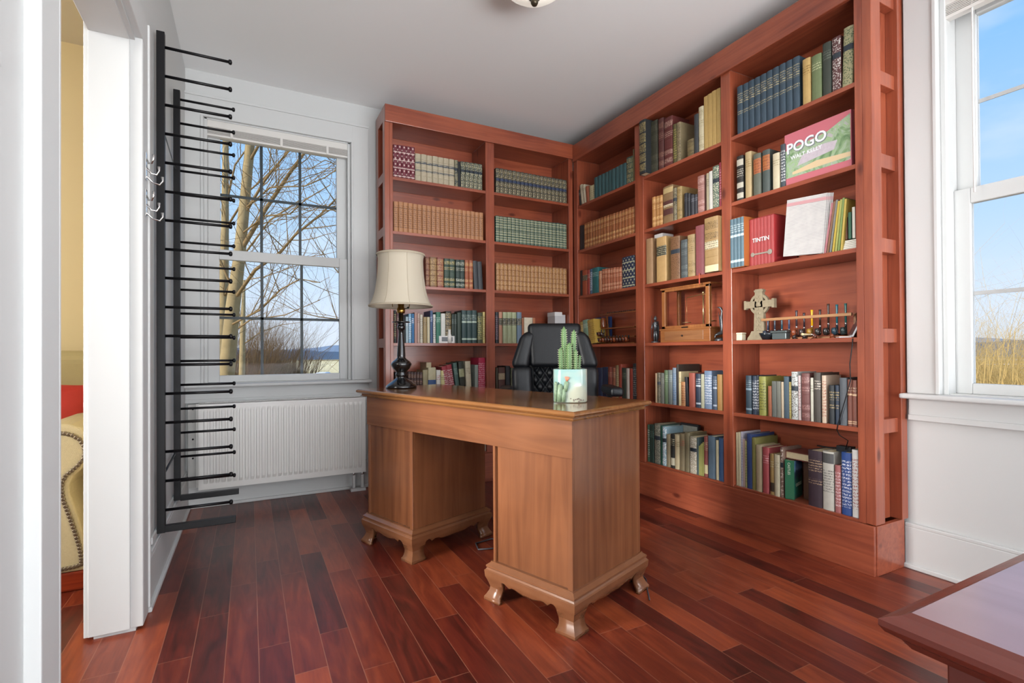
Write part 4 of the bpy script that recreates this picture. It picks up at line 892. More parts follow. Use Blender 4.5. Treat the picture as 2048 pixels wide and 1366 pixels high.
t = rthing('tealight_holder', 1.932, 2.455, RZ[3]+.0005, 'small square cream candle holder left of the stone cross, fourth shelf', 'candle holder')
MB().prism([(-.018, -.018), (.018, -.018), (.018, .018), (-.018, .018)], 0, .034).prism([(-.021, -.019), (.021, -.019), (.021, .019), (-.021, .019)], .034, .044).obj('holder', mat('cream_ceramic', 'd9cfb4', .3, var=.15, vscale=60), t, .004, 3)

PIPEWOOD = 'a5602c'
def pipe(loc, rz, bowlc, stemc, L=.125, label='', group=None, tilt=0, up=True):
    """tobacco pipe standing on its bowl: stem rising in local z"""
    t = empty('tobacco_pipe', loc, label, 'pipe', group, rz); t.rotation_euler = (tilt, 0, rz)
    b = MB(); b.tube([(0, 0, L*.36), (0, 0, L*.12), (0, -.004, .014), (0, -.014, .012)], [.0052, .006, .009, .010], 10)
    b.lathe([(.001, 0), (.010, .002), (.0125, .010), (.012, .022), (.0095, .034), (.0065, .034), (.006, .014), (.001, .012)], n=14, M=Matrix.Translation((0, -.019, .004)) @ Matrix.Rotation(.25, 4, 'X'))
    b.obj('bowl', mat('briar_'+bowlc, bowlc, .25, var=.25, vscale=80, coat=.4), t)
    MB().tube([(0, 0, L*.34), (0, 0, L*.40)], .0058, 10).obj('band', CHROME, t)
    MB().tube([(0, 0, L*.39), (0, 0, L*.7), (0, .0, L*.93), (0, 0, L)], [.005, .0045, .0055, .0065], 10).obj('mouthpiece', mat('pipe_stem_'+stemc, stemc, .22), t)
    return t
t = rthing('pipe_rack', 1.583, 2.50, RZ[3]+.0005, 'long narrow wooden rack with a row of tobacco pipes, fourth shelf, window-end bay', 'pipe rack')
wd = wood('rack_wood', '5c3420', 'a9744c', 'X', .4)
MB().box((-.232, -.032, .102), (.232, -.021, .116)).obj('rail', wood('pale_rack_rail', '8a5f3c', 'b88a5e', 'X', .4), t, .001)
MB().box((-.225, -.03, 0), (.225, .035, .010)).obj('base', wd, t, .001)
MB().box((-.228, .012, 0), (-.218, .022, .116)).obj('post', wd, t); MB().box((.218, .012, 0), (.228, .022, .116)).obj('post', wd, t)
pc = [('232c3c', '2a3c50', 'dark blue stem'), ('2a2a30', '38404c', 'charcoal stem'), ('1f2e38', '2e4c58', 'teal-black stem'), ('3a2c28', '30405c', 'blue-grey stem'), ('7c3c20', '3c3034', 'red-brown bowl'),
      ('33241f', '2c2228', 'near-black stem'), ('8c6414', 'd2a018', 'bright yellow stem'), ('2b2420', '2e1c14', 'brown-black stem'), ('221c1a', '3a2a24', 'tall dark brown stem'), ('1d3440', '20606c', 'teal stem'), ('1e2c2c', '2c5c58', 'sea green stem')]
hs = [.10, .105, .105, .105, .135, .12, .132, .13, .155, .148, .150]
for i, (bc, sc_, nm) in enumerate(pc):
    y = 1.583-(-.205+i*.0402)
    pipe((2.487, y, RZ[3]+.0125), -PI/2, bc, sc_, hs[i], 'tobacco pipe with %s, %s in the long rack, fourth shelf' % (nm, (['leftmost']+[ORD[j]+'-from-left' for j in range(1, 10)]+['rightmost'])[i]), 'pipes standing in the long rack')
t = rthing('ashtray', 1.765, 2.445, RZ[3]+.0005, 'round black glass ashtray right of the stone cross, fourth shelf', 'ashtray')
MB().lathe([(.001, 0), (.022, 0), (.036, .028), (.038, .036), (.033, .036), (.02, .008), (.001, .006)], n=24).obj('bowl', mat('black_glass', '1c2328', .12, coat=.5), t)
t = rthing('tin_box', 1.690, 2.45, RZ[3]+.0005, 'grey-green metal tin with flared lid in front of pipes, fourth shelf', 'tin')
MB().box((-.040, -.014, 0), (.040, .02, .034)).box((-.046, -.02, .034), (.046, .024, .045)).obj('tin', mat('grey_green_tin', '5c6464', .35, .4), t, .004, 3)
for i, (y, bc, sc_, nm, rz) in enumerate(((1.622, '2a1c18', '15161a', 'black pipe lying beside the grey tin', 1.4), (1.565, '221a18', '1a1a1e', 'black pipe with thin white stripe lying mid-shelf', 1.75), (1.500, '5c2c18', 'c8b48c', 'brown pipe with cream mouthpiece lying mid-shelf', -1.5), (1.432, '7c3a1c', '2a2024', 'brown pipe lying beside the white frame', 1.55))):
    p = pipe((2.445, y, RZ[3]+.0285), 0, bc, sc_, .125, nm+', fourth shelf, window-end bay', 'pipes lying on the fourth shelf')
    p.rotation_euler = (PI/2, 0, rz); p.location.z = RZ[3]+.019
t = rthing('photo_frame', 1.360, 2.47, RZ[3]+.0005, 'thin white tablet-like frame leaning beside the right-hand upright, fourth shelf', 'frame')
t.rotation_euler = (0, 0, -PI/2-.9)
b = MB(); MT = Matrix.Rotation(-.42, 4, 'X')
b.box((-.055, -.003, .004), (.055, .004, .145), 0, MT); b.box((-.058, -.05, 0), (.05, .0, .005))
b.obj('frame', mat('white_plastic', 'c9c9cc', .3), t, .002); MB().box((-.048, -.0045, .012), (.048, -.0032, .136), 0, MT).obj('screen', mat('dark_screen', '3c3e44', .15), t)

# glass balance cabinet, middle bay
OAK = wood('oak', '70401f', 'a86c3c', 'X', .35, 1.2); OAKZ = wood('oak', '70401f', 'a86c3c', 'Z', .35, 1.2)
t = rthing('balance_cabinet', 2.30, 2.43, RZ[3]+.0005, 'wooden glass-fronted balance scale cabinet with drawer, fourth shelf, middle bay', 'scale cabinet')
t.location.y = 2.33
MB().box((-.205, 0, 0), (.205, .165, .082)).box((-.212, -.004, .078), (.212, .168, .088)).obj('base', OAK, t, .002)
d_ = MB().box((-.165, -.003, .012), (.155, 0, .070)).obj('drawer', wood('drawer_oak', '74482a', '9c6c44', 'X', .4), t, .002)
MB().ball((-.01, -.006, .04), .006, n=8).obj('knob', mat('dark_bronze', '2a211c', .4, .6), d_)
b = MB()
for xa in (-.18, .183): b.box((xa-.015, .004, .088), (xa+.015, .022, .345))
for xa in (-.185, .188): b.box((xa-.01, .14, .088), (xa+.01, .16, .345))
b.box((-.195, .004, .088), (.198, .022, .106)); b.box((-.195, .004, .330), (.198, .022, .350)); b.box((-.205, 0, .345), (.208, .165, .355))
b.obj('frame', OAKZ, t, .002)
b = MB().box((-.166, .012, .106), (.168, .014, .330)); b.obj('glass_pane', GLASS, t)
b = MB(); b.tube([(.085, .08, .088), (.085, .08, .30)], .0052, 12); b.ball((.085, .08, .306), .009, n=8); b.tube([(-.05, .08, .286), (.085, .08, .298), (.15, .08, .286)], .003, 8)
for xx in (-.05, .15): b.tube([(xx, .08, .286), (xx, .08, .13)], .0012, 5); b.lathe([(.001, 0), (.026, .002), (.028, .006), (.001, .004)], (xx, .08, .122), 18)
b.lathe([(.001, 0), (.03, 0), (.026, .008), (.006, .012)], (.085, .08, .088), 20)
b.obj('balance', mat('aged_brass', 'c8a878', .3, .8), t)
MB().box((-.02, -.001, .088), (.03, .004, .096)).obj('clasp', mat('dark_bronze', '2a211c', .4, .6), t)
PEW = mat('pewter', '5c5f62', .38, .75, bump=.4, bscale=150)
def figure(t, s=1.0):
    b = MB()
    b.lathe([(.001, 0), (.03, 0), (.031, .006), (.026, .010), (.001, .011)], n=20)
    b.tube([(-.008, 0, .01), (-.008, -.002, .05), (-.004, 0, .085)], [.007, .008, .010], 8); b.tube([(.009, .006, .01), (.009, .003, .05), (.004, 0, .085)], [.007, .008, .010], 8)
    b.tube([(0, 0, .08), (0, 0, .11), (0, .001, .135), (0, .0, .148)], [.014, .013, .017, .007], 12)
    b.tube([(-.015, 0, .135), (-.022, -.008, .115), (-.017, -.018, .10)], [.006, .005, .004], 8); b.tube([(.015, 0, .135), (.024, -.006, .118), (.020, -.016, .125)], [.006, .005, .004], 8)
    b.ball((0, -.001, .162), .0105, n=8, sc=(1, 1.05, 1.25)); b.lathe([(.012, 0), (.011, .008), (.001, .02)], (0, 0, .163), 12)
    b.obj('figure', PEW, t)
    MB().tube([(-.017, -.019, .03), (-.018, -.019, .185)], [.0022, .0012], 6).box((-.026, -.021, .095), (-.008, -.017, .099)).obj('sword', PEW, t)
    MB().prism([(-.016, .02), (.012, .024), (.018, .10), (.011, .145), (-.012, .145)], -.004, .0, 0, Matrix(((1, 0, 0, .004), (0, 0, -1, .010), (0, 1, 0, 0), (0, 0, 0, 1)))).obj('cape', PEW, t)
t = rthing('knight_figurine', 2.607, 2.455, RZ[3]+.0005, 'pewter knight figurine with sword left of the balance cabinet, fourth shelf', 'figurine')
figure(t)
t = rthing('dragon_figurine', 2.078, 2.46, RZ[3]+.0005, 'silvery dragon figurine at the right of the balance cabinet, fourth shelf', 'figurine')
b = MB(); b.lathe([(.001, 0), (.034, 0), (.03, .012), (.022, .018), (.001, .02)], n=18)
b.tube([(-.025, -.015, .02), (-.035, 0, .035), (-.015, .01, .045), (.01, .005, .05), (.016, 0, .09), (.010, 0, .14), (.018, -.002, .175), (.010, -.008, .195), (-.002, -.018, .200)], [.003, .006, .010, .012, .012, .009, .008, .007, .003], 10)
b.obj('body', PEW, t)
for sg in (-1, 1): MB().prism([(0, .10), (sg*.026, .17), (sg*.021, .12), (sg*.018, .09), (sg*.012, .08)], -.001, .001, 0, Matrix(((1, 0, 0, .01), (0, 0, -1, .006), (0, 1, 0, 0), (0, 0, 0, 1)))).obj('wing', PEW, t)

# three-tier pipe stand in the corner bay
t = rthing('pipe_stand', 3.09, 2.50, RZ[3]+.0005, 'tiered wooden pipe stand in the corner bay, fourth shelf', 'pipe rack')
W3 = wood('stand_wood', '542c18', '9a5a30', 'X', .35)
for z in (.0, .048, .118): MB().box((-.23, -.02, z), (.24, .04, z+.009)).obj('tier', W3, t, .001)
MB().box((-.20, .0, .232), (.24, .012, .240)).obj('top_rail', W3, t, .001)
for xa in (-.135, .225): MB().box((xa-.009, .02, 0), (xa+.009, .032, .25)).obj('post', W3, t)
bd = MB()
for i in range(16): bd.ball((-.10+i*.021, .006, .246), .006, n=6)
bd.obj('beading', mat('dark_beads', '3a2018', .3), t)
for i in range(11):
    y = 3.09-(-.150+i*.034)
    p = pipe((2.470, y, RZ[3]+.011), -PI/2, ['3a1c12', '5c2c18', '7c3c1c', '46241a'][i % 4], ['1a1a1c', '2a2020'][i % 2], .052, 'dark briar pipe, %s on bottom tier of corner pipe stand' % (['leftmost']+[ORD[j]+' from left' for j in range(1, 10)]+['rightmost'])[i], 'pipes on the bottom tier of the corner stand')
for i in range(4):
    y = 3.09-(-.19+i*.032)
    pipe((2.465, y, RZ[3]+.0575), -PI/2, ['4a2012', '2e1a14'][i % 2], '241c1c', .055, 'dark pipe, %s on middle tier of corner pipe stand' % ['leftmost', 'second from left', 'third from left', 'rightmost'][i], 'pipes on the middle tier of the corner stand')
t = rthing('amber_jar', 3.225, 2.49, RZ[3]+.128, 'small amber jar standing on the upper tier of the corner pipe stand', 'jar')
MB().lathe([(.001, 0), (.02, 0), (.022, .01), (.022, .06), (.016, .07), (.016, .082), (.001, .083)], n=20).obj('jar', mat('amber_glaze', '6c3414', .15, coat=.5), t)
t = rthing('book', 3.40, 2.56, RZ[3]+.0005, 'wide royal blue book standing behind leaning ones, corner bay, fourth shelf', 'book')
MB().box((-.03, 0, 0), (.17, .022, .222)).obj('cover', cloth('1e4488'), t)
# brass alarm clock in front of the navy books
t = rthing('alarm_clock', 3.235, 2.395, .775, 'brass twin-bell alarm clock behind the desk chair, corner bay', 'clock')
t.location = (2.44, 3.215, RZ[4]+.0005)
b = MB(); MY = Matrix.Rotation(PI/2, 4, 'X')
b.lathe([(.001, .022), (.048, .022), (.054, .016), (.054, -.02), (.03, -.026), (.001, -.027)], n=28, M=Matrix.Translation((0, 0, .075)) @ MY)
b.obj('case', BRASS, t)
MB().lathe([(.001, 0), (.045, 0)], n=28, M=Matrix.Translation((0, -.0225, .075)) @ MY).obj('dial', mat('dial_white', 'c9c4b4', .4), t)
MB().box((-.0015, -.0245, .073), (.0015, -.0235, .105)).box((-.0015, -.0245, .0745), (.026, -.0235, .0775)).obj('hands', BLK, t)
for sx in (-1, 1):
    MB().lathe([(.024, 0), (.022, .012), (.012, .02), (.001, .022)], n=18, M=Matrix.Translation((sx*.030, 0, .122)) @ Matrix.Rotation(sx*.45, 4, 'Y')).obj('bell', BRASS, t)
    MB().tube([(sx*.03, 0, .03), (sx*.044, 0, .001)], .004, 8).obj('foot', BRASS, t)
MB().tube([(-.02, 0, .135), (-.018, 0, .158), (.018, 0, .158), (.02, 0, .135)], .003, 8).obj('handle', BRASS, t)

# ------------------------------------------------------------ desk
DA = math.radians(-70.06)
desk = empty('pedestal_desk', (.974, 1.428, 0), 'brown walnut pedestal desk with carved bracket feet in the middle of the room', 'desk', None, DA)
def DW(u, d, z): return (.974-.341*u+.940*d, 1.428+.940*u+.341*d, z)
OFF = [(0, 0), (.012, 0), (.02, -.006), (.045, -.019), (.068, -.013), (.092, -.003), (.116, -.001), (.120, -.006), (.126, -.009), (.130, -.006), (.136, -.006), (.140, -.012), (.146, -.019), (.152, -.026)]
def off(z):
    for (z0, o0), (z1, o1) in zip(OFF, OFF[1:]):
        if z <= z1: return o0+(o1-o0)*(z-z0)/(z1-z0)
    return OFF[-1][1]
def skirt(x0, x1, y0, y1, name, parent):
    arch = [(0, .064), (.035, .064), (.078, .064), (.0795, .074), (.085, .084), (.095, .090), (.105, .089), (.114, .081), (.119, .073), (.127, .074), (.139, .081), (.155, .081), (.175, .074), (.195, .069)]
    def fi(z):
        P_ = [(0, .083), (.012, .083), (.017, .076), (.026, .070), (.04, .068), (.052, .071), (.064, .078)]
        for (z0, a0), (z1, a1) in zip(P_, P_[1:]):
            if z <= z1+1e-9: return a0+(a1-a0)*(z-z0)/(z1-z0)
        return .078
    corners = [((x0, y0), (1, 0), x1-x0, (0, -1)), ((x1, y0), (0, 1), y1-y0, (1, 0)), ((x1, y1), (-1, 0), x1-x0, (0, 1)), ((x0, y1), (0, -1), y1-y0, (-1, 0))]
    b = MB()
    for (cx, cy), (dx, dy), L, (nx, ny) in corners:
        def pt(s_, z):
            o_ = off(z)
            h_ = L/2                                   # squeeze the side so that its ends mitre with the neighbours
            s2 = h_+(s_-h_)*(h_+o_)/h_
            return (cx+dx*s2+nx*o_, cy+dy*s2+ny*o_, z)
        cols = [c for c in arch if c[0] < L/2-.004]+[(L/2, .070)]; cols += [(L-s_, z) for s_, z in reversed(cols[:-1])]
        UP = [.100, .108, .116, .120, .126, .130, .136, .140, .146, .152]; vs = [pt(s_, z_) for s_, zb in cols for z_ in [zb+(.1-zb)*q_/4 for q_ in range(4)]+UP]; R_ = 14
        b.add(vs, [(i*R_+j, (i+1)*R_+j, (i+1)*R_+j+1, i*R_+j+1) for i in range(len(cols)-1) for j in range(R_-1)], 0, True)
        zz_ = [0, .006, .012, .016, .024, .031, .038, .050, .064]; T_ = [0, .035/.078, 1]
        for mir in (False, True):
            vs = [pt((L-t_*fi(z)) if mir else t_*fi(z), z) for t_ in T_ for z in zz_]; K_ = len(zz_)
            fs = [(i*K_+j, (i+1)*K_+j, (i+1)*K_+j+1, i*K_+j+1) for i in range(2) for j in range(K_-1)]
            b.add(vs, [f[::-1] for f in fs] if mir else fs, 0, True)
    b.prism([(x0+.02, y0+.02), (x1-.02, y0+.02), (x1-.02, y1-.02), (x0+.02, y1-.02)], .135, .151)
    o = b.obj(name, mat('carved_walnut', '7a4f34', .26, var=.22, vscale=12, coat=.35), parent)
    bm = bmesh.new(); bm.from_mesh(o.data); bmesh.ops.remove_doubles(bm, verts=bm.verts[:], dist=.0003); bmesh.ops.recalc_face_normals(bm, faces=bm.faces[:])
    for e_ in bm.edges:
        if len(e_.link_faces) == 2 and e_.calc_face_angle(0) > .38: e_.smooth = False
    bm.to_mesh(o.data); bm.free()
    s = o.modifiers.new('thickness', 'SOLIDIFY'); s.thickness = .016; s.offset = -1
    return o
for (u0, u1, nm) in ((0, .44, 'right'), (.916, 1.354, 'left')):
    x0, x1 = -u1, -u0
    pd = MB()
    bx0, bx1 = x0+.030, x1-.024
    pd.box((bx0, .036, .15), (bx1, .497, .745))
    ped = pd.obj('pedestal', DESK('Z'), desk, .001)
    MB().box((bx1-.022, .024, .15), (bx1, .036, .745)).obj('stile', DESK('Z'), ped, .001)
    MB().box((bx0, .024, .15), (bx0+.012, .036, .745)).obj('stile', DESK('Z'), ped, .001)
    skirt(x0, x1, 0, .525, 'bracket_base', ped)
    for k in range(3):
        z0 = .165+k*.15
        dr = MB().box((bx0+.02, .497, z0), (bx1-.02, .51, z0+.14)).obj('drawer', DESK('X'), ped, .003)
        MB().tube([(bx0+.14, .512, z0+.075), (bx0+.145, .53, z0+.07), (bx1-.145, .53, z0+.07), (bx1-.14, .512, z0+.075)], .004, 6).obj('handle', BRASS, dr)
ap = MB(); ap.add([(-1.33, .022, .608), (-.022, .022, .608), (-.022, .022, .748), (-1.33, .022, .764), (-1.33, .034, .608), (-.022, .034, .608), (-.022, .034, .748), (-1.33, .034, .764)],
       [(0, 1, 2, 3), (7, 6, 5, 4), (0, 4, 5, 1), (1, 5, 6, 2), (2, 6, 7, 3), (3, 7, 4, 0)])
ap.obj('apron', DESK('X'), desk, .001)
MB().box((-.935, .034, .612), (-.40, .05, .75)).box((-.935, .47, .66), (-.40, .49, .75)).obj('kneehole_rail', DESK('X'), desk)
def top_slab():
    prof = [(.014, -.034), (.020, -.030), (.022, -.026), (.012, -.022), (.004, -.018), (0, -.013), (0, -.008), (.003, -.003), (.010, 0)]
    x0, x1, y0, y1 = -1.378, .014, -.014, .535
    vs = []; n = len(prof)
    for ins, dz in prof:
        for x, y in ((x0+ins, y0+ins), (x1-ins, y0+ins), (x1-ins, y1-ins), (x0+ins, y1-ins)):
            vs.append((x, y, .776+.014*(-x)/1.36+dz))
    fs = [(i*4+k, i*4+(k+1) % 4, (i+1)*4+(k+1) % 4, (i+1)*4+k) for i in range(n-1) for k in range(4)]+[(3, 2, 1, 0), tuple((n-1)*4+k for k in range(4))]
    return MB().add(vs, fs)
fixn(top_slab().obj('desktop', wood('polished_desktop', '5e3a20', '8d5f35', 'X', .13, .7, False, .6), desk, .002))
TOPZ = lambda u: .776+.014*u/1.36
tag(MB().tube([(1.10, 2.24, .012), (1.16, 2.30, .006), (1.12, 2.40, .006), (1.02, 2.38, .006), (1.0, 2.30, .006), (1.08, 2.27, .008), (1.18, 2.38, .006), (1.24, 2.55, .006), (1.27, 2.75, .006)], .004, 8).obj('loose_cord', mat('grey_cord', '3c3c42', .5)), 'grey power cord coiled on floor behind left desk pedestal', 'cord')
tag(MB().tube([(1.39, 1.52, .005), (1.45, 1.60, .005), (1.50, 1.66, .005), (1.54, 1.76, .005)], .003, 6).obj('loose_cord', mat('grey_cord', '3c3c42', .5)), 'thin dark cord on floor behind the right desk foot', 'cord')

# ------------------------------------------------------------ lamp
lx, ly, lz = DW(1.285, .205, 0); lz = TOPZ(1.285)+.001
lamp = empty('table_lamp', (lx, ly, lz), 'black turned table lamp with cream bell shade on left end of desk', 'lamp')
EB = mat('black_lacquer', '0b0c0e', .16, coat=.6)
MB().lathe([(.001, 0), (.082, 0), (.083, .006), (.078, .014), (.062, .028), (.042, .042), (.027, .052), (.024, .058), (.030, .064), (.032, .072), (.027, .08), (.030, .088), (.046, .104), (.055, .122), (.055, .130), (.046, .142), (.030, .154), (.022, .162), (.0225, .17), (.0205, .21), (.0165, .25), (.013, .29), (.0125, .31), (.018, .314), (.021, .322), (.021, .33), (.017, .337), (.013, .34), (.02, .347), (.013, .35)], n=40).obj('stem', EB, lamp)
MB().lathe([(.001, .350), (.046, .351), (.048, .354), (.046, .357), (.013, .358), (.0125, .40), (.001, .40)], n=32).obj('candle_cup', EB, lamp)
MB().lathe([(.001, .40), (.02, .402), (.023, .415), (.02, .43), (.016, .436), (.018, .46), (.015, .47), (.001, .47)], n=24).obj('socket', BRASS, lamp)
MB().tube([(.015, 0, .425), (.035, -.012, .432)], .0025, 6).ball((.036, -.012, .433), .006, n=6).obj('switch', BLK, lamp)
MB().tube([(-.045, 0, .435), (-.055, 0, .52), (-.04, 0, .64), (0, 0, .70), (.04, 0, .64), (.055, 0, .52), (.045, 0, .435)], .002, 6).tube([(-.126, 0, .714), (.126, 0, .714)], .0018, 6).tube([(0, -.126, .714), (0, .126, .714)], .0018, 6).obj('harp', BRASS, lamp)
MB().lathe([(.001, .47), (.014, .474), (.028, .50), (.032, .525), (.026, .55), (.001, .56)], n=20).obj('bulb', mat('bulb_glass', 'e6e2d8', .2), lamp)
MB().lathe([(.004, .70), (.005, .712), (.009, .72), (.006, .73), (.001, .734)], n=14).obj('finial', BRASS, lamp)
prof = [(.168, .440), (.166, .447), (.158, .460), (.149, .480), (.141, .505), (.134, .54), (.128, .58), (.124, .62), (.1215, .66), (.121, .69), (.1235, .708), (.127, .716), (.126, .720)]
vs = []; n = 64
for r_, z_ in prof:
    for k in range(n):
        a = 2*PI*k/n; pk = (k % 8)/8; sc_ = 1-.012*math.sin(PI*pk)
        vs.append((r_*sc_*math.cos(a), r_*sc_*math.sin(a), z_))
fs = [(i*n+k, i*n+(k+1) % n, (i+1)*n+(k+1) % n, (i+1)*n+k) for i in range(len(prof)-1) for k in range(n)]
LIN = mat('cream_linen', 'b4aa98', .8, bump=.2, bscale=700)
sh = MB().add(vs, fs, 0, True).obj('lamp_shade', LIN, lamp); s_ = sh.modifiers.new('t', 'SOLIDIFY'); s_.thickness = .0015
tr = MB(); tr.lathe([(.170, .437), (.1725, .441), (.170, .446), (.167, .441)], n=48); tr.lathe([(.1285, .712), (.131, .717), (.1285, .723), (.125, .718)], n=48)
for k in range(8):
    a = 2*PI*k/8; tr.tube([((r_+.0006)*math.cos(a), (r_+.0006)*math.sin(a), z_) for r_, z_ in prof], .0011, 5)
tr.obj('shade_piping', mat('cream_piping', 'a89c88', .8), sh)

# ------------------------------------------------------------ cactus pot
pot = empty('cactus_pot', (1.153, 1.712, TOPZ(.2)+.001), 'pale aqua ceramic planter with raised cactus relief on right end of desk', 'planter', None, math.radians(-33))
GL = bpy.data.materials.new('aqua_glaze'); GL.use_nodes = True
_nt = GL.node_tree; _b = _nt.nodes['Principled BSDF']; _tc = _nt.nodes.new('ShaderNodeTexCoord'); _nz = _nt.nodes.new('ShaderNodeTexNoise'); _nz.inputs['Scale'].default_value = 9
_cr = _nt.nodes.new('ShaderNodeValToRGB'); _cr.color_ramp.elements[0].position = .4; _cr.color_ramp.elements[0].color = lin('7c9c98'); _cr.color_ramp.elements[1].position = .62; _cr.color_ramp.elements[1].color = lin('a5a795')
_nt.links.new(_tc.outputs['Object'], _nz.inputs[0]); _nt.links.new(_nz.outputs['Fac'], _cr.inputs[0]); _nt.links.new(_cr.outputs[0], _b.inputs['Base Color']); _b.inputs['Roughness'].default_value = .15; _b.inputs['Coat Weight'].default_value = .5
def sq(r, z, n=48, p=3.0):
    out = []
    for k in range(n):
        a = 2*PI*k/n; c, s = math.cos(a), math.sin(a); q = (abs(c)**p+abs(s)**p)**(-1/p); out.append((r*q*c, r*q*s, z))
    return out
vs = []; rings = [(.066, 0), (.068, .004), (.068, .128), (.0665, .131), (.0635, .131), (.062, .127), (.062, .105)]
for r_, z_ in rings: vs += sq(r_, z_)
fs = [(i*48+k, i*48+(k+1) % 48, (i+1)*48+(k+1) % 48, (i+1)*48+k) for i in range(len(rings)-1) for k in range(48)]+[tuple(range(47, -1, -1))]
MB().add(vs, fs, 0, True).obj('pot', GL, pot)
MB().add(sq(.0622, .112), [tuple(range(48))]).obj('soil', mat('soil', '54402c', .9, bump=.8, bscale=200), pot)
rel = MB()
for (x0_, z0_, x1_, z1_, r_) in ((-.044, .004, -.040, .066, .012), (-.028, .004, -.026, .05, .010), (-.020, .045, -.014, .080, .010), (-.058, .004, -.057, .078, .007)):
    rel.tube([(x0_, -.066, z0_), ((x0_+x1_)/2, -.068, (z0_+z1_)/2), (x1_, -.067, z1_), (x1_, -.066, z1_+r_*.7)], [r_*.8, r_, r_*.9, r_*.3], 10)
rel.obj('cactus_relief', mat('relief_green', '6f8468', .3, bump=1.0, bscale=260, var=.5, vscale=120), pot)
fl = MB()
for a in (-.5, -.2, .1, .4, .7): fl.tube([(-.014, -.070, .086), (-.014+.016*math.sin(a), -.072, .086+.018*math.cos(a))], [.0035, .0012], 6)
fl.obj('relief_flower', mat('coral_glaze', 'cf7a5c', .3), pot)
tw = MB(); random.seed(3)
for i in range(12):
    x_ = .0+random.random()*.05; tw.ball((x_, -.0672, .004+random.random()*.014), .0028, n=4)
tw.obj('relief_scrub', mat('brown_glaze', '6c6058', .4), pot)
CAC = mat('cactus_green', '4f6c3e', .5, bump=.3, bscale=90, var=.25, vscale=30)
spn = mat('cactus_spines', 'd8d4b4', .6)
def cactus(x, y, H_, r, lean=(0, 0), label=''):
    t = empty('cactus', (0, 0, 0), label, 'cactus', 'columnar cacti in the aqua planter')
    ca, sa = math.cos(math.radians(-33)), math.sin(math.radians(-33))
    t.location = (1.153+ca*x-sa*y, 1.712+sa*x+ca*y, TOPZ(.2)+.1135)
    nr, nk = 14, 20; vs = []
    for i in range(nr+1):
        f_ = i/nr; z = H_*f_; rr = r*(.72+.28*min(1, f_*4))*(1 if f_ < .8 else math.sqrt(max(0.001, 1-((f_-.8)/.2)**2)))
        for k in range(nk):
            a = 2*PI*k/nk; q = rr*(1+.17*math.cos(5*a)); vs.append((lean[0]*f_+q*math.cos(a), lean[1]*f_+q*math.sin(a), z))
    fs = [(i*nk+k, i*nk+(k+1) % nk, (i+1)*nk+(k+1) % nk, (i+1)*nk+k) for i in range(nr) for k in range(nk)]+[tuple(nr*nk+k for k in range(nk))]
    MB().add(vs, fs, 0, True).obj('stem', CAC, t)
    sp_ = MB()
    for i in range(int(H_/.009)):
        f_ = (i+.5)*.009/H_
        if f_ > .95: break
        for k in range(5):
            a = 2*PI*k/5; rr = r*1.15*(1 if f_ < .8 else math.sqrt(max(0.01, 1-((f_-.8)/.2)**2)))
            c = Vector((lean[0]*f_+rr*math.cos(a), lean[1]*f_+rr*math.sin(a), H_*f_)); o_ = Vector((math.cos(a), math.sin(a), .3))*.0045
            sp_.tube([c-o_*.3, c+o_], [.0011, .0004], 3, cap=False)
    o = sp_.obj('spines', spn, t)
nm = ['short cactus at left edge of aqua planter', 'tallest columnar cactus in the aqua planter', 'stout middle cactus in front in the aqua planter', 'second tallest cactus, right of centre in the aqua planter', 'short slender cactus at right edge of aqua planter', 'small thin cactus behind the right ones in aqua planter']
for (x, y, H_, r, ln), l_ in zip(((-.034, .006, .105, .0082, (-.004, 0)), (-.020, .012, .192, .0098, (-.004, 0)), (-.002, -.006, .125, .0098, (0, 0)), (.014, .010, .178, .0092, (.004, 0)), (.034, .0, .075, .0065, (.006, 0)), (.024, -.012, .098, .006, (0, 0))), nm): cactus(x, y, H_, r, ln, l_)

# ------------------------------------------------------------ office chair
CH = math.radians(153.0)
chair = empty('office_chair', (1.545, 2.405, 0), 'black leather executive office chair behind the desk', 'chair', None, CH)
LEA = mat('black_leather', '07090d', .42, spec=.32, bump=.25, bscale=260)
def rbox(a, c, r, name, m=LEA, seg=5, taper=None, parent=None, rot=None):
    b = MB(); x0, y0, z0 = a; x1, y1, z1 = c; n_ = 6; pts = {}
    b.box(a, c)
    o = b.obj(name, m, parent or chair)
    bm = bmesh.new(); bm.from_mesh(o.data)
    bmesh.ops.bevel(bm, geom=bm.edges[:], offset=r, segments=seg, profile=.6, affect='EDGES')
    for f in bm.faces: f.smooth = True
    if taper:
        for v in bm.verts: v.co = Vector(taper(*v.co))
    bm.to_mesh(o.data); bm.free()
    return o
def leanb(x, y, z): return (x, y-.20*(z-.5)*.45, z)
BY = -.25
rbox((-.20, BY-.05, .46), (.20, BY, 1.06), .03, 'backrest', taper=leanb)
rbox((-.150, BY-.03, .885), (.150, BY+.065, 1.155), .035, 'headrest', taper=lambda x, y, z: leanb(x*(1+.10*(z-.885)/.27), y, z))
for sx in (-1, 1):
    def tp(x, y, z, sx=sx):
        f_ = (z-.5)/.6
        w_ = 1.0 if z < .9 else 1-.9*max(0, (z-.9)/.22)**2.2*.35
        return leanb(x*w_+sx*.012*math.sin(PI*min(1, max(0, f_))), y+.03*abs(x)/.25, z)
    rbox((sx*.125, BY-.055, .52), (sx*.252, BY+.055, .895), .045, 'side_bolster', taper=tp)
    rbox((sx*.140, BY-.055, .875), (sx*.252, BY+.050, 1.105), .045, 'upper_bolster', taper=tp)
b = MB(); nu, nv = 60, 80; vs = []
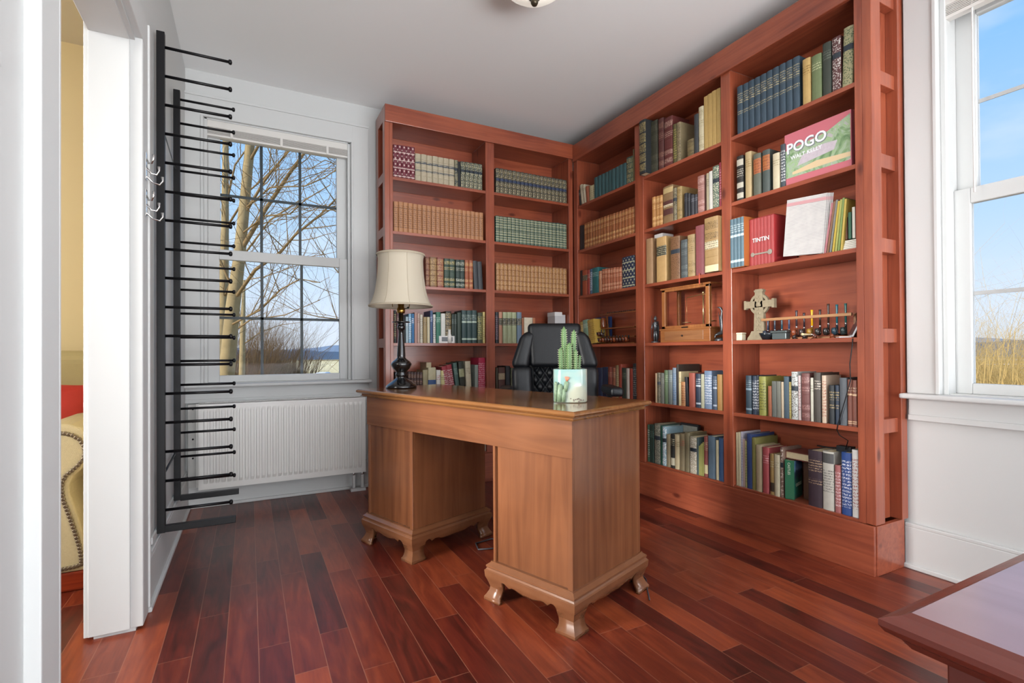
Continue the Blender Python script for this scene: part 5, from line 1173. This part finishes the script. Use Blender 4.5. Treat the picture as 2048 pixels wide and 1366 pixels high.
for j in range(nv+1):
    for i in range(nu+1):
        u_ = -.128+.256*i/nu; v_ = .50+.40*j/nv
        h_ = .030*math.sqrt(abs(math.sin(PI*(u_/.060+v_/.085))*math.sin(PI*(u_/.060-v_/.085))))
        vs.append(leanb(u_, BY+.005+h_, v_))
fs = [(j*(nu+1)+i, (j+1)*(nu+1)+i, (j+1)*(nu+1)+i+1, j*(nu+1)+i+1) for j in range(nv) for i in range(nu)]
MB().add(vs, fs, 0, True).obj('quilted_panel', LEA, chair)
rbox((-.25, BY+.02, .43), (.25, .27, .53), .04, 'seat')
for sx in (-1, 1):
    t_ = rbox((sx*.262, BY+.10, .735), (sx*.335, .14, .785), .022, 'armrest')
    MB().tube([(sx*.298, -.10, .74), (sx*.305, -.02, .62), (sx*.27, .0, .48), (sx*.15, 0, .45)], .016, 8).obj('arm_bracket', mat('black_plastic', '17191d', .35), chair)
MB().lathe([(.028, .07), (.028, .30), (.018, .30), (.018, .44), (.001, .44)], n=20).obj('gas_column', mat('black_plastic', '17191d', .35), chair)
for k in range(5):
    a = 2*PI*k/5+.3; c, s = math.cos(a), math.sin(a)
    MB().tube([(0, 0, .095), (.15*c, .15*s, .088), (.29*c, .29*s, .072)], [.026, .02, .014], 8).obj('base_arm', mat('black_plastic', '17191d', .35), chair)
    MB().lathe([(.001, -.011), (.026, -.011), (.027, 0), (.026, .011), (.001, .011)], n=16, M=Matrix.Translation((.29*c, .29*s, .0275)) @ Matrix.Rotation(a, 4, 'Z') @ Matrix.Rotation(PI/2, 4, 'X')).tube([(.29*c, .29*s, .035), (.29*c, .29*s, .075)], .006, 6).obj('caster', mat('black_plastic', '17191d', .35), chair)

# ------------------------------------------------------------ radiator
rad = empty('radiator', (.22, 3.72, 0), 'white ribbed panel radiator beneath the window', 'radiator')
RW = mat('radiator_enamel', 'dddbd7', .35)
X0, X1, Z0, Z1 = -.28, .732, .131, .668
vs = []; fs = []; n_ = 30; prof_ = []
pitch = (X1-X0-.04)/n_
xs = [(X0, 0)]
for i in range(n_):
    c = X0+.02+pitch*(i+.5)
    xs += [(c-pitch*.36, 0), (c-pitch*.24, -.006), (c+pitch*.24, -.006), (c+pitch*.36, 0)]
xs.append((X1, 0))
zs_ = [(Z0, 0), (Z0+.035, 0), (Z0+.055, 1), (Z1-.055, 1), (Z1-.035, 0), (Z1, 0)]
b = MB()
for z, m_ in zs_:
    for x, d in xs: vs.append((x, 3.690 + (d*m_), z))
K = len(xs)
fs = [(j*K+i, j*K+i+1, (j+1)*K+i+1, (j+1)*K+i) for j in range(len(zs_)-1) for i in range(K-1)]
b.add(vs, fs); b.box((X0, 3.6905, Z0), (X1, 3.70, Z1))
wpart('front_panel', b, RW, rad)
wpart('rear_panel', MB().box((X0-.02, 3.745, Z0+.005), (X1, 3.755, Z1-.005)), RW, rad)
gb = MB(); gb.box((X0, 3.690, Z1-.004), (X1, 3.697, Z1+.002)); gb.box((X0, 3.748, Z1-.004), (X1, 3.756, Z1+.002))
for i in range(84): x = X0+.006+i*.012; gb.box((x, 3.697, Z1-.003), (x+.006, 3.748, Z1+.0005))
wpart('top_grille', gb, RW, rad)
sp_ = MB(); sp_.box((X0-.004, 3.692, Z0), (X0, 3.755, Z1)); sp_.box((X1, 3.692, Z0), (X1+.003, 3.755, Z1)); wpart('side_panel', sp_, RW, rad)
br = MB(); br.box((-.345, 3.762, .135), (-.290, 3.778, .66)); wpart('wall_bracket', br, mat('grey_bracket', 'b2b0ac', .5), rad)
hb = MB()
for z in (.19, .32, .44, .55, .63): hb.tube([(-.318, 3.7615, z), (-.318, 3.7605, z)], .006, 8)
wpart('bracket_holes', hb, BLK, rad)
vb = MB()
for x in (.655, .715): vb.tube([(x, 3.715, Z0), (x, 3.715, Z0-.022)], .009, 10, 1); vb.tube([(x, 3.715, Z0-.02), (x, 3.715, .02)], .0125, 12, 0)
vb.box((.632, 3.690, 0), (.735, 3.74, .018)); wpart('valve_pipes', vb, [WHITE, CHROME], rad, .001)

# ------------------------------------------------------------ black pegged rack on the left wall
rk = empty('wall_rack', (-.335, 2.88, 0), 'tall black metal pegged rack of two uprights mounted on the left wall', 'rack')
for (Yc, ends, xe, barz, xb) in ((2.61, [2.299, 2.175, 2.051, 1.927, 1.802, 1.678, 1.554, 1.43, 1.306, 1.181, 1.057, 0.933, 0.809, 0.685, 0.561, 0.436, 0.312], -0.072, 0.234, -0.056), (3.15, [2.315, 2.19, 2.065, 1.94, 1.816, 1.691, 1.566, 1.441, 1.316, 1.191, 1.066, 0.942, 0.817, 0.692, 0.567, 0.442, 0.317], -0.072, 0.228, -0.053)):
    wpart('upright', MB().box((-.350, Yc-.014, .218), (-.320, Yc+.014, 2.36)), BLK, rk, .002)
    for z in ends:
        pg = MB().tube([(-.322, Yc, z), (xe-.006, Yc, z)], .0062, 10); pg.lathe([(.001, -.004), (.0095, -.003), (.0115, .003), (.0095, .009), (.001, .011)], n=14, M=Matrix.Translation((xe-.006, Yc, z)) @ Matrix.Rotation(PI/2, 4, 'Y'))
        wpart('peg', pg, BLK, rk)
    wpart('foot_bar', MB().box((-.322, Yc-.014, barz-.014), (xb, Yc+.014, barz+.014)), BLK, rk, .002)
wpart('brace', MB().tube([(-.340, 2.63, 1.99), (-.340, 3.13, 1.94)], .003, 6), mat('grey_wire', '8c9094', .3, .8), rk, 0, 2, 'thin grey wire brace')
wpart('brace', MB().tube([(-.340, 2.63, .44), (-.340, 3.13, .47)], .005, 6), BLK, rk)
for i, z in enumerate((1.665, 1.53)):
    t = empty('coat_hook', (-.337, 2.262, z), ['upper', 'lower'][i]+' chrome triple coat hook on the white door casing', 'coat hook', 'chrome coat hooks on the door casing')
    MB().box((-.0, -.012, -.045), (.003, .012, .055)).obj('plate', CHROME, t, .001)
    for k, (dy, z0, l) in enumerate(((-.012, .04, .028), (.004, .01, .040), (.014, -.02, .048))):
        MB().tube([(.002, dy*.3, z0-.01), (l*.4, dy*1.4, z0-.028), (l*.8, dy*2.2, z0-.030), (l*1.0, dy*2.4, z0-.014), (l*.98, dy*2.4, z0+.002)], [.0038, .0032, .003, .0032, .0048], 8).obj('prong', CHROME, t)

# ------------------------------------------------------------ ceiling lamp
cl = empty('ceiling_light', (1.185, 2.035, 2.80), 'cream glass ceiling light with dark metal finial above the desk', 'ceiling light')
MB().lathe([(.001, 0), (.075, 0), (.07, -.025), (.02, -.03), (.012, -.03), (.012, -.19), (.001, -.19)], n=32).obj('canopy', mat('aged_bronze', '4a4234', .35, .7), cl)
o = MB().lathe([(.014, -.170), (.05, -.165), (.10, -.145), (.14, -.115), (.165, -.08), (.170, -.07)], n=48).obj('glass_bowl', mat('cream_glass', 'efeade', .3, emit=.55), cl)
s_ = o.modifiers.new('t', 'SOLIDIFY'); s_.thickness = .004
MB().lathe([(.001, -.205), (.012, -.202), (.017, -.193), (.018, -.186), (.012, -.178), (.026, -.172), (.03, -.166), (.001, -.160)], n=24).obj('finial', mat('aged_bronze', '4a4234', .35, .7), cl)

# ------------------------------------------------------------ sofa in the next room
sofa = empty('sofa', (-1.6, 3.2, 0), 'cream upholstered sofa with nailhead-trimmed rolled arm through the doorway', 'sofa')
FAB = mat('cream_woven_fabric', 'b3a684', .85, bump=.7, bscale=420, var=.12, vscale=90)
armp = [(-.585, .60), (-.592, .64), (-.62, .672), (-.66, .69), (-.70, .695), (-.75, .69), (-.80, .66), (-.815, .60), (-.80, .50), (-.80, .08), (-.598, .08), (-.600, .14), (-.618, .24), (-.640, .33), (-.660, .40), (-.662, .44), (-.650, .475), (-.625, .50), (-.600, .535), (-.588, .565)]
FY = Matrix(((1, 0, 0, 0), (0, 0, 1, 0), (0, 1, 0, 0), (0, 0, 0, 1)))
fixn(wpart('arm', MB().prism(armp, 2.70, 3.62, 0, FY), FAB, sofa, .012, 3))
wpart('arm', MB().box((-2.62, 2.70, .08), (-2.42, 3.62, .66)), FAB, sofa, .04, 4)
wpart('seat_base', MB().box((-2.42, 2.74, .08), (-.80, 3.62, .30)), FAB, sofa, .02, 3)
for a, c in ((-1.61, -.815), (-2.42, -1.62)): wpart('seat_cushion', MB().box((a, 2.72, .30), (c, 3.45, .46)), FAB, sofa, .04, 4)
wpart('backrest', MB().box((-2.60, 3.42, .10), (-.62, 3.70, 1.0)), mat('olive_beige_fabric', 'b3a77c', .85, bump=.5, bscale=400), sofa, .07, 5, 'olive beige backrest')
nails = [(-.73, .655), (-.70, .658), (-.675, .655), (-.65, .645), (-.628, .627), (-.614, .60), (-.609, .573), (-.615, .545), (-.632, .52), (-.652, .50), (-.672, .482), (-.683, .457), (-.686, .43), (-.683, .40), (-.677, .37), (-.668, .34), (-.660, .31), (-.652, .28), (-.644, .25), (-.637, .22), (-.630, .19), (-.625, .16), (-.622, .13), (-.622, .108), (-.645, .102), (-.67, .100), (-.695, .098), (-.72, .098), (-.745, .098), (-.76, .62)]
pts = []
for (a0, b0), (a1, b1) in zip(nails[:-2], nails[1:-1]):
    pts += [(a0, b0), ((a0+a1)/2, (b0+b1)/2)]
nb = MB()
for x, z in pts: nb.ball((x, 2.697, z), .0088, sc=(1, .45, 1), n=6)
wpart('nailhead_trim', nb, mat('antique_nailhead', '6f6250', .35, .6), sofa)
for x in (-.655, -2.50): wpart('foot', MB().prism([(-.055, -.0), (.055, 0), (.06, .03), (.052, .08), (-.052, .08), (-.06, .03)], 2.70, 2.78, 0, Matrix.Translation((x, 0, 0)) @ FY), wood('mahogany', '5c1e12', '96381c', 'X', .25), sofa, .01, 3)
pl = MB(); n_ = 16; vs = []
for j in range(n_+1):
    for i in range(n_+1):
        u_, v_ = -1+2*i/n_, -1+2*j/n_; w_ = max(0, (1-abs(u_)**3)*(1-abs(v_)**3))**.5
        vs.append((u_*.2*(1-.06*(1-v_*v_)), -.07*w_, v_*.19*(1-.06*(1-u_*u_))))
k0 = len(vs)
for j in range(n_+1):
    for i in range(n_+1): x, y, z = vs[j*(n_+1)+i]; vs.append((x, -y, z))
fs = [(j*(n_+1)+i, j*(n_+1)+i+1, (j+1)*(n_+1)+i+1, (j+1)*(n_+1)+i) for j in range(n_) for i in range(n_)]
fs += [tuple(k0+q for q in f[::-1]) for f in fs]
pil = MB().add(vs, fs, 0, True).obj('throw_pillow', mat('red_pillow_fabric', 'b02c24', .7, bump=.4, bscale=200, var=.15, vscale=20)); pil.location = (-.905, 3.20, .665); pil.rotation_euler = (-.28, .12, .15)
tag(pil, 'bright red throw pillow leaning on the cream sofa', 'pillow')

# ------------------------------------------------------------ dark table in the near corner
tb = empty('side_cabinet', (1.1, -.1, 0), 'reddish-brown wooden cabinet with polished top in the near right corner', 'cabinet')
MAH = wood('dark_cherry', '4c1e18', '6f2f22', 'Y', .3, .8); MAHZ = wood('dark_cherry', '4c1e18', '6f2f22', 'Z', .35, .8)
prof = [(.030, -.040), (.020, -.036), (.014, -.028), (.004, -.022), (0, -.016), (0, -.010), (.006, -.007), (.014, -.004), (.020, 0)]
x0, x1, y0, y1 = .560, 1.75, -.50, .284; vs = []
for ins, dz in prof:
    for x, y in ((x0+ins, y0+ins), (x1-ins, y0+ins), (x1-ins, y1-ins), (x0+ins, y1-ins)): vs.append((x, y, .72+dz))
n = len(prof); fs = [(i*4+k, i*4+(k+1) % 4, (i+1)*4+(k+1) % 4, (i+1)*4+k) for i in range(n-1) for k in range(4)]+[(3, 2, 1, 0), tuple((n-1)*4+k for k in range(4))]
fixn(wpart('top', MB().add(vs, fs[:-1]).add(vs[-4:], [(0, 1, 2, 3)], 1), [MAH, wood('cherry_top_painted_sheen', '74555a', '907278', 'Y', .34, .5, False, .6)], tb))  # top face paler and lilac: sky reflection put into its colour
b = MB(); b.box((.612, -.46, .08), (1.70, .235, .683)); wpart('carcass', b, MAHZ, tb, .001)
for y in (.200, -.46): wpart('corner_post', MB().box((.602, y, 0), (.640, y+.045, .684)), MAHZ, tb, .002)
b = MB(); b.box((.606, -.415, .62), (.62, .20, .684)); b.box((.606, -.415, .08), (.62, .20, .13)); wpart('rail', b, MAH, tb, .001)

# ------------------------------------------------------------ outside
def ground_mat():
    m = bpy.data.materials.new('winter_grass_and_snow'); m.use_nodes = True
    nt = m.node_tree; b = nt.nodes['Principled BSDF']; tc = nt.nodes.new('ShaderNodeTexCoord')
    nz = nt.nodes.new('ShaderNodeTexNoise'); nz.inputs['Scale'].default_value = .02; nz.inputs['Detail'].default_value = 6
    cr = nt.nodes.new('ShaderNodeValToRGB'); e = cr.color_ramp.elements
    e[0].position = .52; e[0].color = lin('a58b50'); e[1].position = .62; e[1].color = lin('e8eaf0')
    k = e.new(.57); k.color = lin('b49a64')
    nt.links.new(tc.outputs['Object'], nz.inputs[0]); nt.links.new(nz.outputs['Fac'], cr.inputs[0]); nt.links.new(cr.outputs[0], b.inputs['Base Color']); b.inputs['Roughness'].default_value = .9
    return m
b = MB(); n_ = 40
def gz(x, y):
    r_ = math.hypot(x, y); return -2.8 - min(r_, 400)*.012 + (.0 if r_ < 30 else .4*math.sin(x*.03)*math.cos(y*.04))
vs = []; rad_ = [4, 8, 14, 22, 34, 50, 75, 110, 160, 240, 360, 550, 900]
for r_ in rad_:
    for k in range(48): a = 2*PI*k/48; vs.append((r_*math.cos(a), r_*math.sin(a), gz(r_*math.cos(a), r_*math.sin(a))))
fs = [(i*48+k, i*48+(k+1) % 48, (i+1)*48+(k+1) % 48, (i+1)*48+k) for i in range(len(rad_)-1) for k in range(48)]
g = b.add(vs, fs, 0, True).obj('ground', ground_mat()); g['kind'] = 'structure'
def ridge(name, R_, a0, a1, base, hts, col, label):
    vs = []; n_ = 120; random.seed(len(name)+int(R_))
    ph = [random.random()*6 for _ in range(4)]
    for i in range(n_+1):
        a = math.radians(a0+(a1-a0)*i/n_); h_ = hts[0]+hts[1]*(.5+.5*math.sin(a*9+ph[0]))+hts[2]*math.sin(a*31+ph[1])+hts[2]*.4*math.sin(a*80+ph[2])
        for rr, zz in ((R_, base), (R_*1.02, base+h_*.5), (R_*1.05, base+h_), (R_*1.2, base+h_*.9)): vs.append((rr*math.cos(a), rr*math.sin(a), zz))
    fs = [(i*4+j, (i+1)*4+j, (i+1)*4+j+1, i*4+j+1) for i in range(n_) for j in range(3)]
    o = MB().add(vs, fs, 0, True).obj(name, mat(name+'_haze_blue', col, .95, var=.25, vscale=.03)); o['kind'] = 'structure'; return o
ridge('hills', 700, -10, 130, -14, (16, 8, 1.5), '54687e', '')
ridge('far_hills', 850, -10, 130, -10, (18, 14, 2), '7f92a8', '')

BARK = mat('sunlit_bark', 'a08e6a', .9, bump=1.0, bscale=30, var=.35, vscale=6)
TWIG = mat('twig_brown', '86704f', .9, var=.3, vscale=3)
def grow(b, p, d, L, r, depth, rnd, up=.15, spread=.7, nseg=4, kids=3, gold=1):
    pts = [p]; dd = d.copy(); rs = [r]
    for i in range(nseg):
        dd = (dd+Vector((rnd.uniform(-1, 1), rnd.uniform(-1, 1), rnd.uniform(-1, 1)+up))*.16).normalized()
        pts.append(pts[-1]+dd*(L/nseg)); rs.append(r*(1-.62*(i+1)/nseg))
    b.tube(pts, rs, 5 if depth > 1 else 4 if depth == 1 else 3, 0, cap=False)
    if depth <= 0: return
    for k in range(kids):
        i = rnd.randint(1, nseg); q = pts[i]
        sd = Vector((rnd.uniform(-1, 1), rnd.uniform(-1, 1), rnd.uniform(-.6, 1))).normalized()
        nd = (dd*(1-spread*.5)+sd*spread).normalized()
        grow(b, q, nd, L*rnd.uniform(.45, .75), rs[i]*.6, depth-1, rnd, up, spread, nseg, kids)
def limb_tree(name, label, trunk, tr, limbs, seed, depth=3, cat='tree', grp='bare trees outside the left window'):
    rnd = random.Random(seed)
    root = MB().tube(trunk, tr, 14).obj(name, BARK); tag(root, label, cat, grp)
    b = MB()
    for pts, r0, r1 in limbs:
        r0, r1 = r0*.62, r1*.6
        pts = [Vector(p) for p in pts]; n_ = len(pts)
        b.tube(pts, [r0+(r1-r0)*i/(n_-1) for i in range(n_)], 7, 0, cap=False)
        for i in range(n_-1):
            for k in range(3):
                f_ = rnd.random(); q = pts[i].lerp(pts[i+1], f_); r_ = (r0+(r1-r0)*(i+f_)/(n_-1))
                d = (pts[i+1]-pts[i]).normalized(); sd = Vector((rnd.uniform(-1, 1), rnd.uniform(-1, 1), rnd.uniform(-.5, 1))).normalized()
                grow(b, q, (d*.7+sd*.75).normalized(), rnd.uniform(.9, 1.9), min(.011, r_*.6), depth-1, rnd)
    b.obj('branches', TWIG, root)
    return root
T1 = [(-0.567, 12.139, -1.021), (-0.426, 11.830, 0.441), (-0.297, 11.414, 1.840), (-0.180, 11.347, 2.828), (-0.073, 11.282, 4.013), (0.018, 11.227, 5.100), (0.055, 11.201, 5.989)]
limb_tree('tree', 'big bare lichen-covered tree with the thickest trunk outside left window', T1, [.16, .15, .13, .11, .095, .085, .08], 
  [([(-0.145, 11.327, 3.025), (0.272, 10.879, 3.757), (0.690, 10.433, 4.409), (1.006, 10.040, 4.846), (1.390, 9.612, 5.307)], .075, .03),
   ([(-0.091, 11.294, 3.717), (0.274, 10.874, 4.338), (0.606, 10.474, 4.741), (0.851, 10.232, 5.076)], .05, .02),
   ([(-0.270, 11.399, 2.038), (0.096, 10.755, 2.562), (0.496, 10.094, 2.812), (0.723, 9.749, 3.082), (1.094, 9.329, 3.381), (1.447, 8.918, 3.749)], .06, .02),
   ([(-0.162, 11.333, 3.322), (0.264, 10.547, 3.559), (0.645, 9.787, 3.456), (0.853, 9.340, 3.613), (1.207, 8.930, 3.802)], .03, .012),
   ([(-0.108, 11.302, 3.816), (0.352, 10.610, 4.126), (0.902, 9.875, 4.019), (1.199, 9.495, 4.102), (1.559, 9.081, 4.334)], .028, .012),
   ([(-0.027, 11.253, 4.705), (0.362, 10.821, 5.403), (0.777, 10.377, 5.879)], .05, .02),
   ([(-0.252, 11.389, 2.136), (-0.514, 11.520, 2.830), (-0.644, 11.581, 3.622)], .05, .02),
   ([(-0.324, 11.430, 1.544), (0.175, 10.494, 1.785), (0.484, 9.881, 2.105), (0.774, 9.391, 2.255), (1.042, 8.915, 2.151)], .035, .012)], 11)
T2 = [(-0.850, 15.106, -1.497), (-0.663, 14.996, 0.301), (-0.590, 14.943, 2.356), (-0.552, 14.909, 4.284), (-0.522, 14.869, 7.496)]
limb_tree('tree', 'slimmer bare tree at the left edge of the left window', T2, [.15, .14, .12, .09, .06],
  [([(-0.590, 14.943, 2.356), (-0.204, 14.172, 3.290), (0.438, 13.269, 4.142), (1.026, 12.398, 4.461)], .05, .02),
   ([(-0.552, 14.910, 4.155), (0.020, 14.156, 5.050), (0.663, 13.368, 5.520)], .05, .02),
   ([(-0.627, 14.969, 1.329), (0.013, 14.071, 1.805), (0.749, 13.124, 1.886), (1.437, 12.314, 2.195)], .04, .012),
   ([(-0.551, 14.905, 4.669), (-0.320, 14.777, 5.824), (0.248, 14.251, 6.632)], .05, .02)], 5)
T3 = [(0.925, 7.981, -0.458), (1.453, 7.699, 0.576), (1.719, 7.552, 1.761), (1.787, 7.508, 2.872)]
limb_tree('tree', 'nearer bare tree whose thin limbs reach in from the right of left window', T3, [.16, .15, .12, .09],
  [([(1.752, 7.535, 1.760), (1.225, 7.581, 2.031), (0.988, 7.589, 2.303), (0.757, 7.594, 2.637)], .022, .006),
   ([(1.774, 7.517, 2.724), (1.291, 7.540, 2.897), (0.958, 7.599, 3.086), (0.633, 7.656, 2.919), (0.378, 7.677, 2.754)], .022, .005),
   ([(1.751, 7.538, 1.464), (1.224, 7.586, 1.454), (0.892, 7.645, 1.492), (0.630, 7.668, 1.550), (0.315, 7.718, 1.717)], .018, .006),
   ([(1.787, 7.508, 2.872), (1.293, 7.534, 3.618), (0.960, 7.594, 3.727), (0.634, 7.652, 3.480)], .022, .006)], 9, 2)
T4 = [(-0.342, 22.739, -2.837), (-0.265, 22.676, 0.326), (-0.226, 22.641, 2.302), (-0.187, 22.609, 3.884)]
limb_tree('tree', 'distant thin bare tree right of the thickest trunk', T4, [.12, .11, .09, .05],
  [([(-0.245, 22.658, 1.314), (0.370, 22.335, 1.804), (1.072, 21.969, 2.096), (1.775, 21.603, 2.190)], .04, .015), ([(-0.226, 22.642, 2.105), (-0.505, 22.780, 3.095), (-0.678, 22.864, 3.887)], .04, .015)], 21, 3)
def bush(loc, R_, H_, n_, seed, m, label, grp, r0=.012, depth=2, spread=.5):
    rnd = random.Random(seed); b = MB()
    for i in range(n_):
        a = rnd.uniform(0, 2*PI); rr = R_*math.sqrt(rnd.random())
        p = Vector((rr*math.cos(a), rr*math.sin(a), 0)); d = Vector((math.cos(a)*.35*rr/R_, math.sin(a)*.35*rr/R_, 1)).normalized()
        grow(b, p, d, H_*rnd.uniform(.55, 1), r0, depth, rnd, .1, spread, 3, 3)
    o = b.obj('bush', m); o.location = loc; return tag(o, label, 'bush', grp)
BR = mat('russet_brush', '7c6448', .95, var=.3, vscale=.6); GO = mat('golden_brush', 'cdb074', .9, var=.3, vscale=1.0)
for i, (px, k, H_, R_) in enumerate(((455, 40, 6.0, 2.0), (500, 44, 6.6, 2.0), (540, 46, 6.2, 2.0), (574, 50, 5.4, 1.8))):
    q = [(-1.54, 45.87), (0.04, 49.55), (1.65, 50.97), (3.29, 54.63)][i]
    bush((q[0], q[1], -4.2), R_, H_, 90, 30+i, BR, ['leftmost', 'second from left', 'third from left', 'rightmost'][i]+' russet thicket of bare saplings beyond the big trees, left window', 'thickets beyond the left window', .05, 3, .45)
q = (1.73, 28.39)
bush((q[0], q[1], -2.6), .9, 2.0, 26, 41, GO, 'small sunlit golden shrub in front of the tan roof, left window', None, .015)
bpos = [(15.33, 5.57), (19.62, 6.72), (20.21, 6.41), (17.98, 5.32), (28.49, 10.00), (32.03, 10.42)]
bh = [(4.7, .9), (3.3, 1.6), (3.05, 1.6), (3.2, 1.5), (3.1, 3.0), (3.1, 3.0)]
bl_ = ['tallest golden bare shrub at the left edge of right window', 'golden shrub right of the tallest, right window', 'low golden shrub near the middle of right window view', 'golden shrub at far right of right window view', 'more distant tan shrub behind the tallest, right window', 'distant tan shrub behind low golden ones, right window']
for i, (q, (H_, R_)) in enumerate(zip(bpos, bh)):
    bush((q[0], q[1], -2.6 if i < 4 else -2.9), R_, H_, 300 if i else 60, 60+i, GO, bl_[i], 'golden shrubs outside the right window', (.016 if i < 4 else .026), 2, .75)
# building with a broad straw-coloured roof down the slope, parked snow-covered car
q0, q1 = (1.63, 66.75), (10.58, 62.11)
bd = empty('farm_building', (0, 0, 0), 'low farm building with broad straw-coloured roof beyond the left window', 'building')
v0, v1 = Vector((q0[0], q0[1], 0)), Vector((q1[0], q1[1], 0)); ux = (v1-v0).normalized(); uy = Vector((-ux.y, ux.x, 0)); bd.location = v0
def BP(a, d, z): p = ux*a+uy*d; return (p.x, p.y, z)
Lb_ = (v1-v0).length
MB().add([BP(0, 0, -1.50), BP(Lb_, 0, -1.50), BP(Lb_, 5, -.05), BP(1.1, 5, -.05), BP(0, 0, -1.62), BP(Lb_, 0, -1.62), BP(Lb_, 5, -.2), BP(1.1, 5, -.2)], [(0, 1, 2, 3), (4, 7, 6, 5), (0, 4, 5, 1), (1, 5, 6, 2), (2, 6, 7, 3), (3, 7, 4, 0)]).obj('roof', mat('straw_coloured_roof', 'd8cba0', .9, var=.1, vscale=.5), bd)
MB().add([BP(1, .3, -4.5), BP(Lb_, .3, -4.5), BP(Lb_, 5, -4.5), BP(1, 5, -4.5), BP(1, .3, -1.55), BP(Lb_, .3, -1.55), BP(Lb_, 5, -.25), BP(1, 5, -.25)], [(0, 3, 2, 1), (0, 1, 5, 4), (1, 2, 6, 5), (2, 3, 7, 6), (3, 0, 4, 7)]).obj('wall', mat('whitewashed_wall', 'd8d4c8', .9), bd)
q = (4.90, 40.27)
cr_ = empty('car', (q[0], q[1], -1.75), 'snow-covered parked car with red tail light beyond left window', 'car', None, math.radians(-20))
fixn(MB().prism([(-.95, 0), (.95, 0), (.98, .55), (.72, .70), (.55, 1.12), (.3, 1.28), (-.3, 1.28), (-.6, 1.1), (-.8, .68), (-.98, .5)], -.75, .75, 0, FY).obj('body', mat('snow_white', 'e8ecf2', .8), cr_, .12, 4))
MB().box((-.92, -.78, .3), (-.62, -.74, .5)).obj('tail_light', mat('red_lens', 'a82c24', .3), cr_)
for sx in (-.55, .55): MB().tube([(sx, -.78, .0), (sx, -.6, .0)], .28, 16).obj('wheel', BLK, cr_)
tag(MB().tube([(73.761, 29.286, 5.642), (72.445, 24.323, 7.396), (70.250, 19.821, 8.514)], .012, 4).obj('overhead_wire', mat('wire_grey', '8c9098', .6)), 'faint overhead wire crossing the sky, right window', 'wire')
